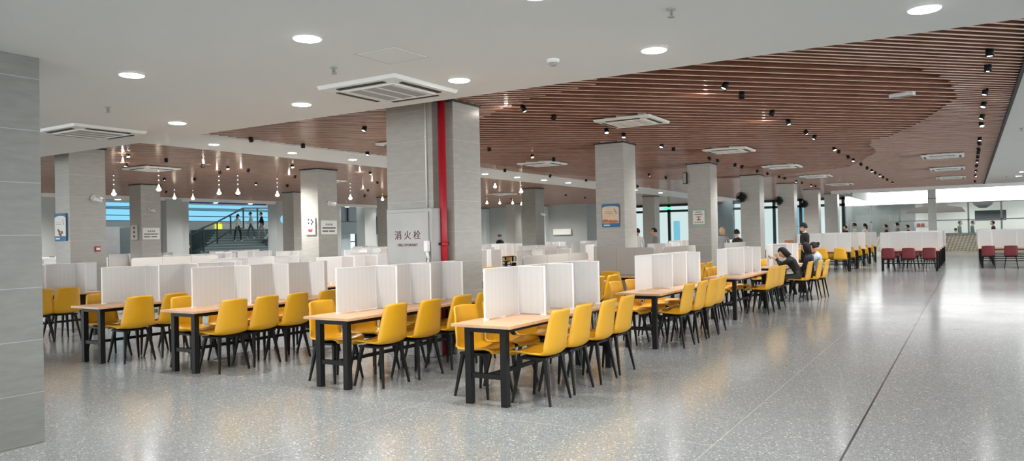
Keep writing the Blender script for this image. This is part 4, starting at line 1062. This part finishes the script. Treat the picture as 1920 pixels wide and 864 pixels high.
# stairs
zst = lambda x: min(.2+.155*10, .2+.155*(int((x-25.9)/.27)+1))
def on_steps(label, x, y, rz, top, legs, hair, **k): person(label, (x, y, .2+.155*(int((y-34.5)/.3)+1)), rz, 'walk', top, legs, hair, shoes='c_white', h=1.62, fingers=False, **k)
on_steps('person in white top and wide black trousers on the stairs', 29.3, 37.05, R(-70), 'c_white', 'c_black', 'tail')
on_steps('person in white top and jeans on the stairs', 30.5, 37.35, R(60), 'c_white', 'c_denim', 'short')
on_steps('person in black top and khaki trousers on the stairs', 31.3, 37.35, R(60), 'c_black', 'c_khaki', 'short')
person('person in black at the foot of the stair rail', (20.3, 28.9, 0), R(80), 'stand', 'c_black', 'c_black', 'short', h=1.6, fingers=False)
person('person in white crouched at the top of stairs', (31.3, 36.6, 1.1), R(90), 'sit_low', 'c_white', 'c_dgrey', 'short', h=1.6, fingers=False)
# seated and standing people near the counter
for i, (x, y, top, hair, pose, hh, lab, rz) in enumerate((
        (45.9, 5.5, 'c_white', 'short', 'stand', 1.9, 'tallest person in white shirt before the counter at left', 90), (46.2, 5.0, 'c_white', 'tail', 'stand', 1.86, 'person in white shirt bending beside the tallest one', 60),
        (45.7, 5.95, 'c_black', 'short', 'stand', 1.78, 'leftmost person in black before the counter', 120), (46.8, 4.0, 'c_black', 'short', 'stand', 1.78, 'person in black before the second counter window', 90),
        (47.1, 3.45, 'c_grey', 'short', 'stand', 1.88, 'person in grey hoodie before the second counter window', 80), (47.4, 2.95, 'c_black', 'short', 'stand', 1.74, 'person in black left of the slim counter column', 100),
        (56.0, .55, 'c_green', 'short', 'stand', 1.95, 'left kitchen worker in green behind the glass', -100), (56.2, -.15, 'c_green', 'short', 'stand', 1.95, 'right kitchen worker in green behind the glass', -80),
        (52.9, -1.2, 'c_black', 'short', 'stand', 1.88, 'person in black before the dark display screen', 100), (55.3, .75, 'c_white', 'short', 'stand', 1.5, 'person in white bending over the counter gap', 60))):
    person(lab, (x, y, 0), R(rz-90), pose, top, 'c_black', hair, h=hh, fingers=False)

# ------------------------------------------------------------ camera
cam = bpy.data.cameras.new('Camera'); co = bpy.data.objects.new('Camera', cam); COL.objects.link(co)
F = 1400.; TH = math.atan(858/F); ROLL = R(1.2); PITCH = math.atan(11.5/F)
fwd = Vector((math.cos(TH), math.sin(TH), 0)); rt = Vector((math.sin(TH), -math.cos(TH), 0)); up = Vector((0, 0, 1))
f2 = fwd*math.cos(PITCH)+up*math.sin(PITCH); u2 = -fwd*math.sin(PITCH)+up*math.cos(PITCH)
r3 = rt*math.cos(ROLL)-u2*math.sin(ROLL); u3 = rt*math.sin(ROLL)+u2*math.cos(ROLL)
mw = Matrix.Identity(4)
for i in range(3): mw[i][0] = r3[i]; mw[i][1] = u3[i]; mw[i][2] = -f2[i]
mw[0][3] = 0; mw[1][3] = 0; mw[2][3] = 1.55
co.matrix_world = mw
cam.lens = F/1920*36; cam.sensor_width = 36; cam.clip_end = 200
SC.camera = co

# ------------------------------------------------------------ world and view
w = bpy.data.worlds.new('World'); SC.world = w; w.use_nodes = True
bg = w.node_tree.nodes['Background']; bg.inputs[0].default_value = (.95, .98, 1, 1); bg.inputs[1].default_value = 2.4
SC.view_settings.view_transform = 'Standard'; SC.view_settings.look = 'None'; SC.view_settings.exposure = 1.1
SC.cycles.max_bounces = 8; SC.cycles.diffuse_bounces = 4; SC.cycles.transparent_max_bounces = 24
SC.cycles.sample_clamp_indirect = 6; SC.cycles.sample_clamp_direct = 0
SC.cycles.use_denoising = True
SC.cycles.caustics_reflective = False; SC.cycles.caustics_refractive = False
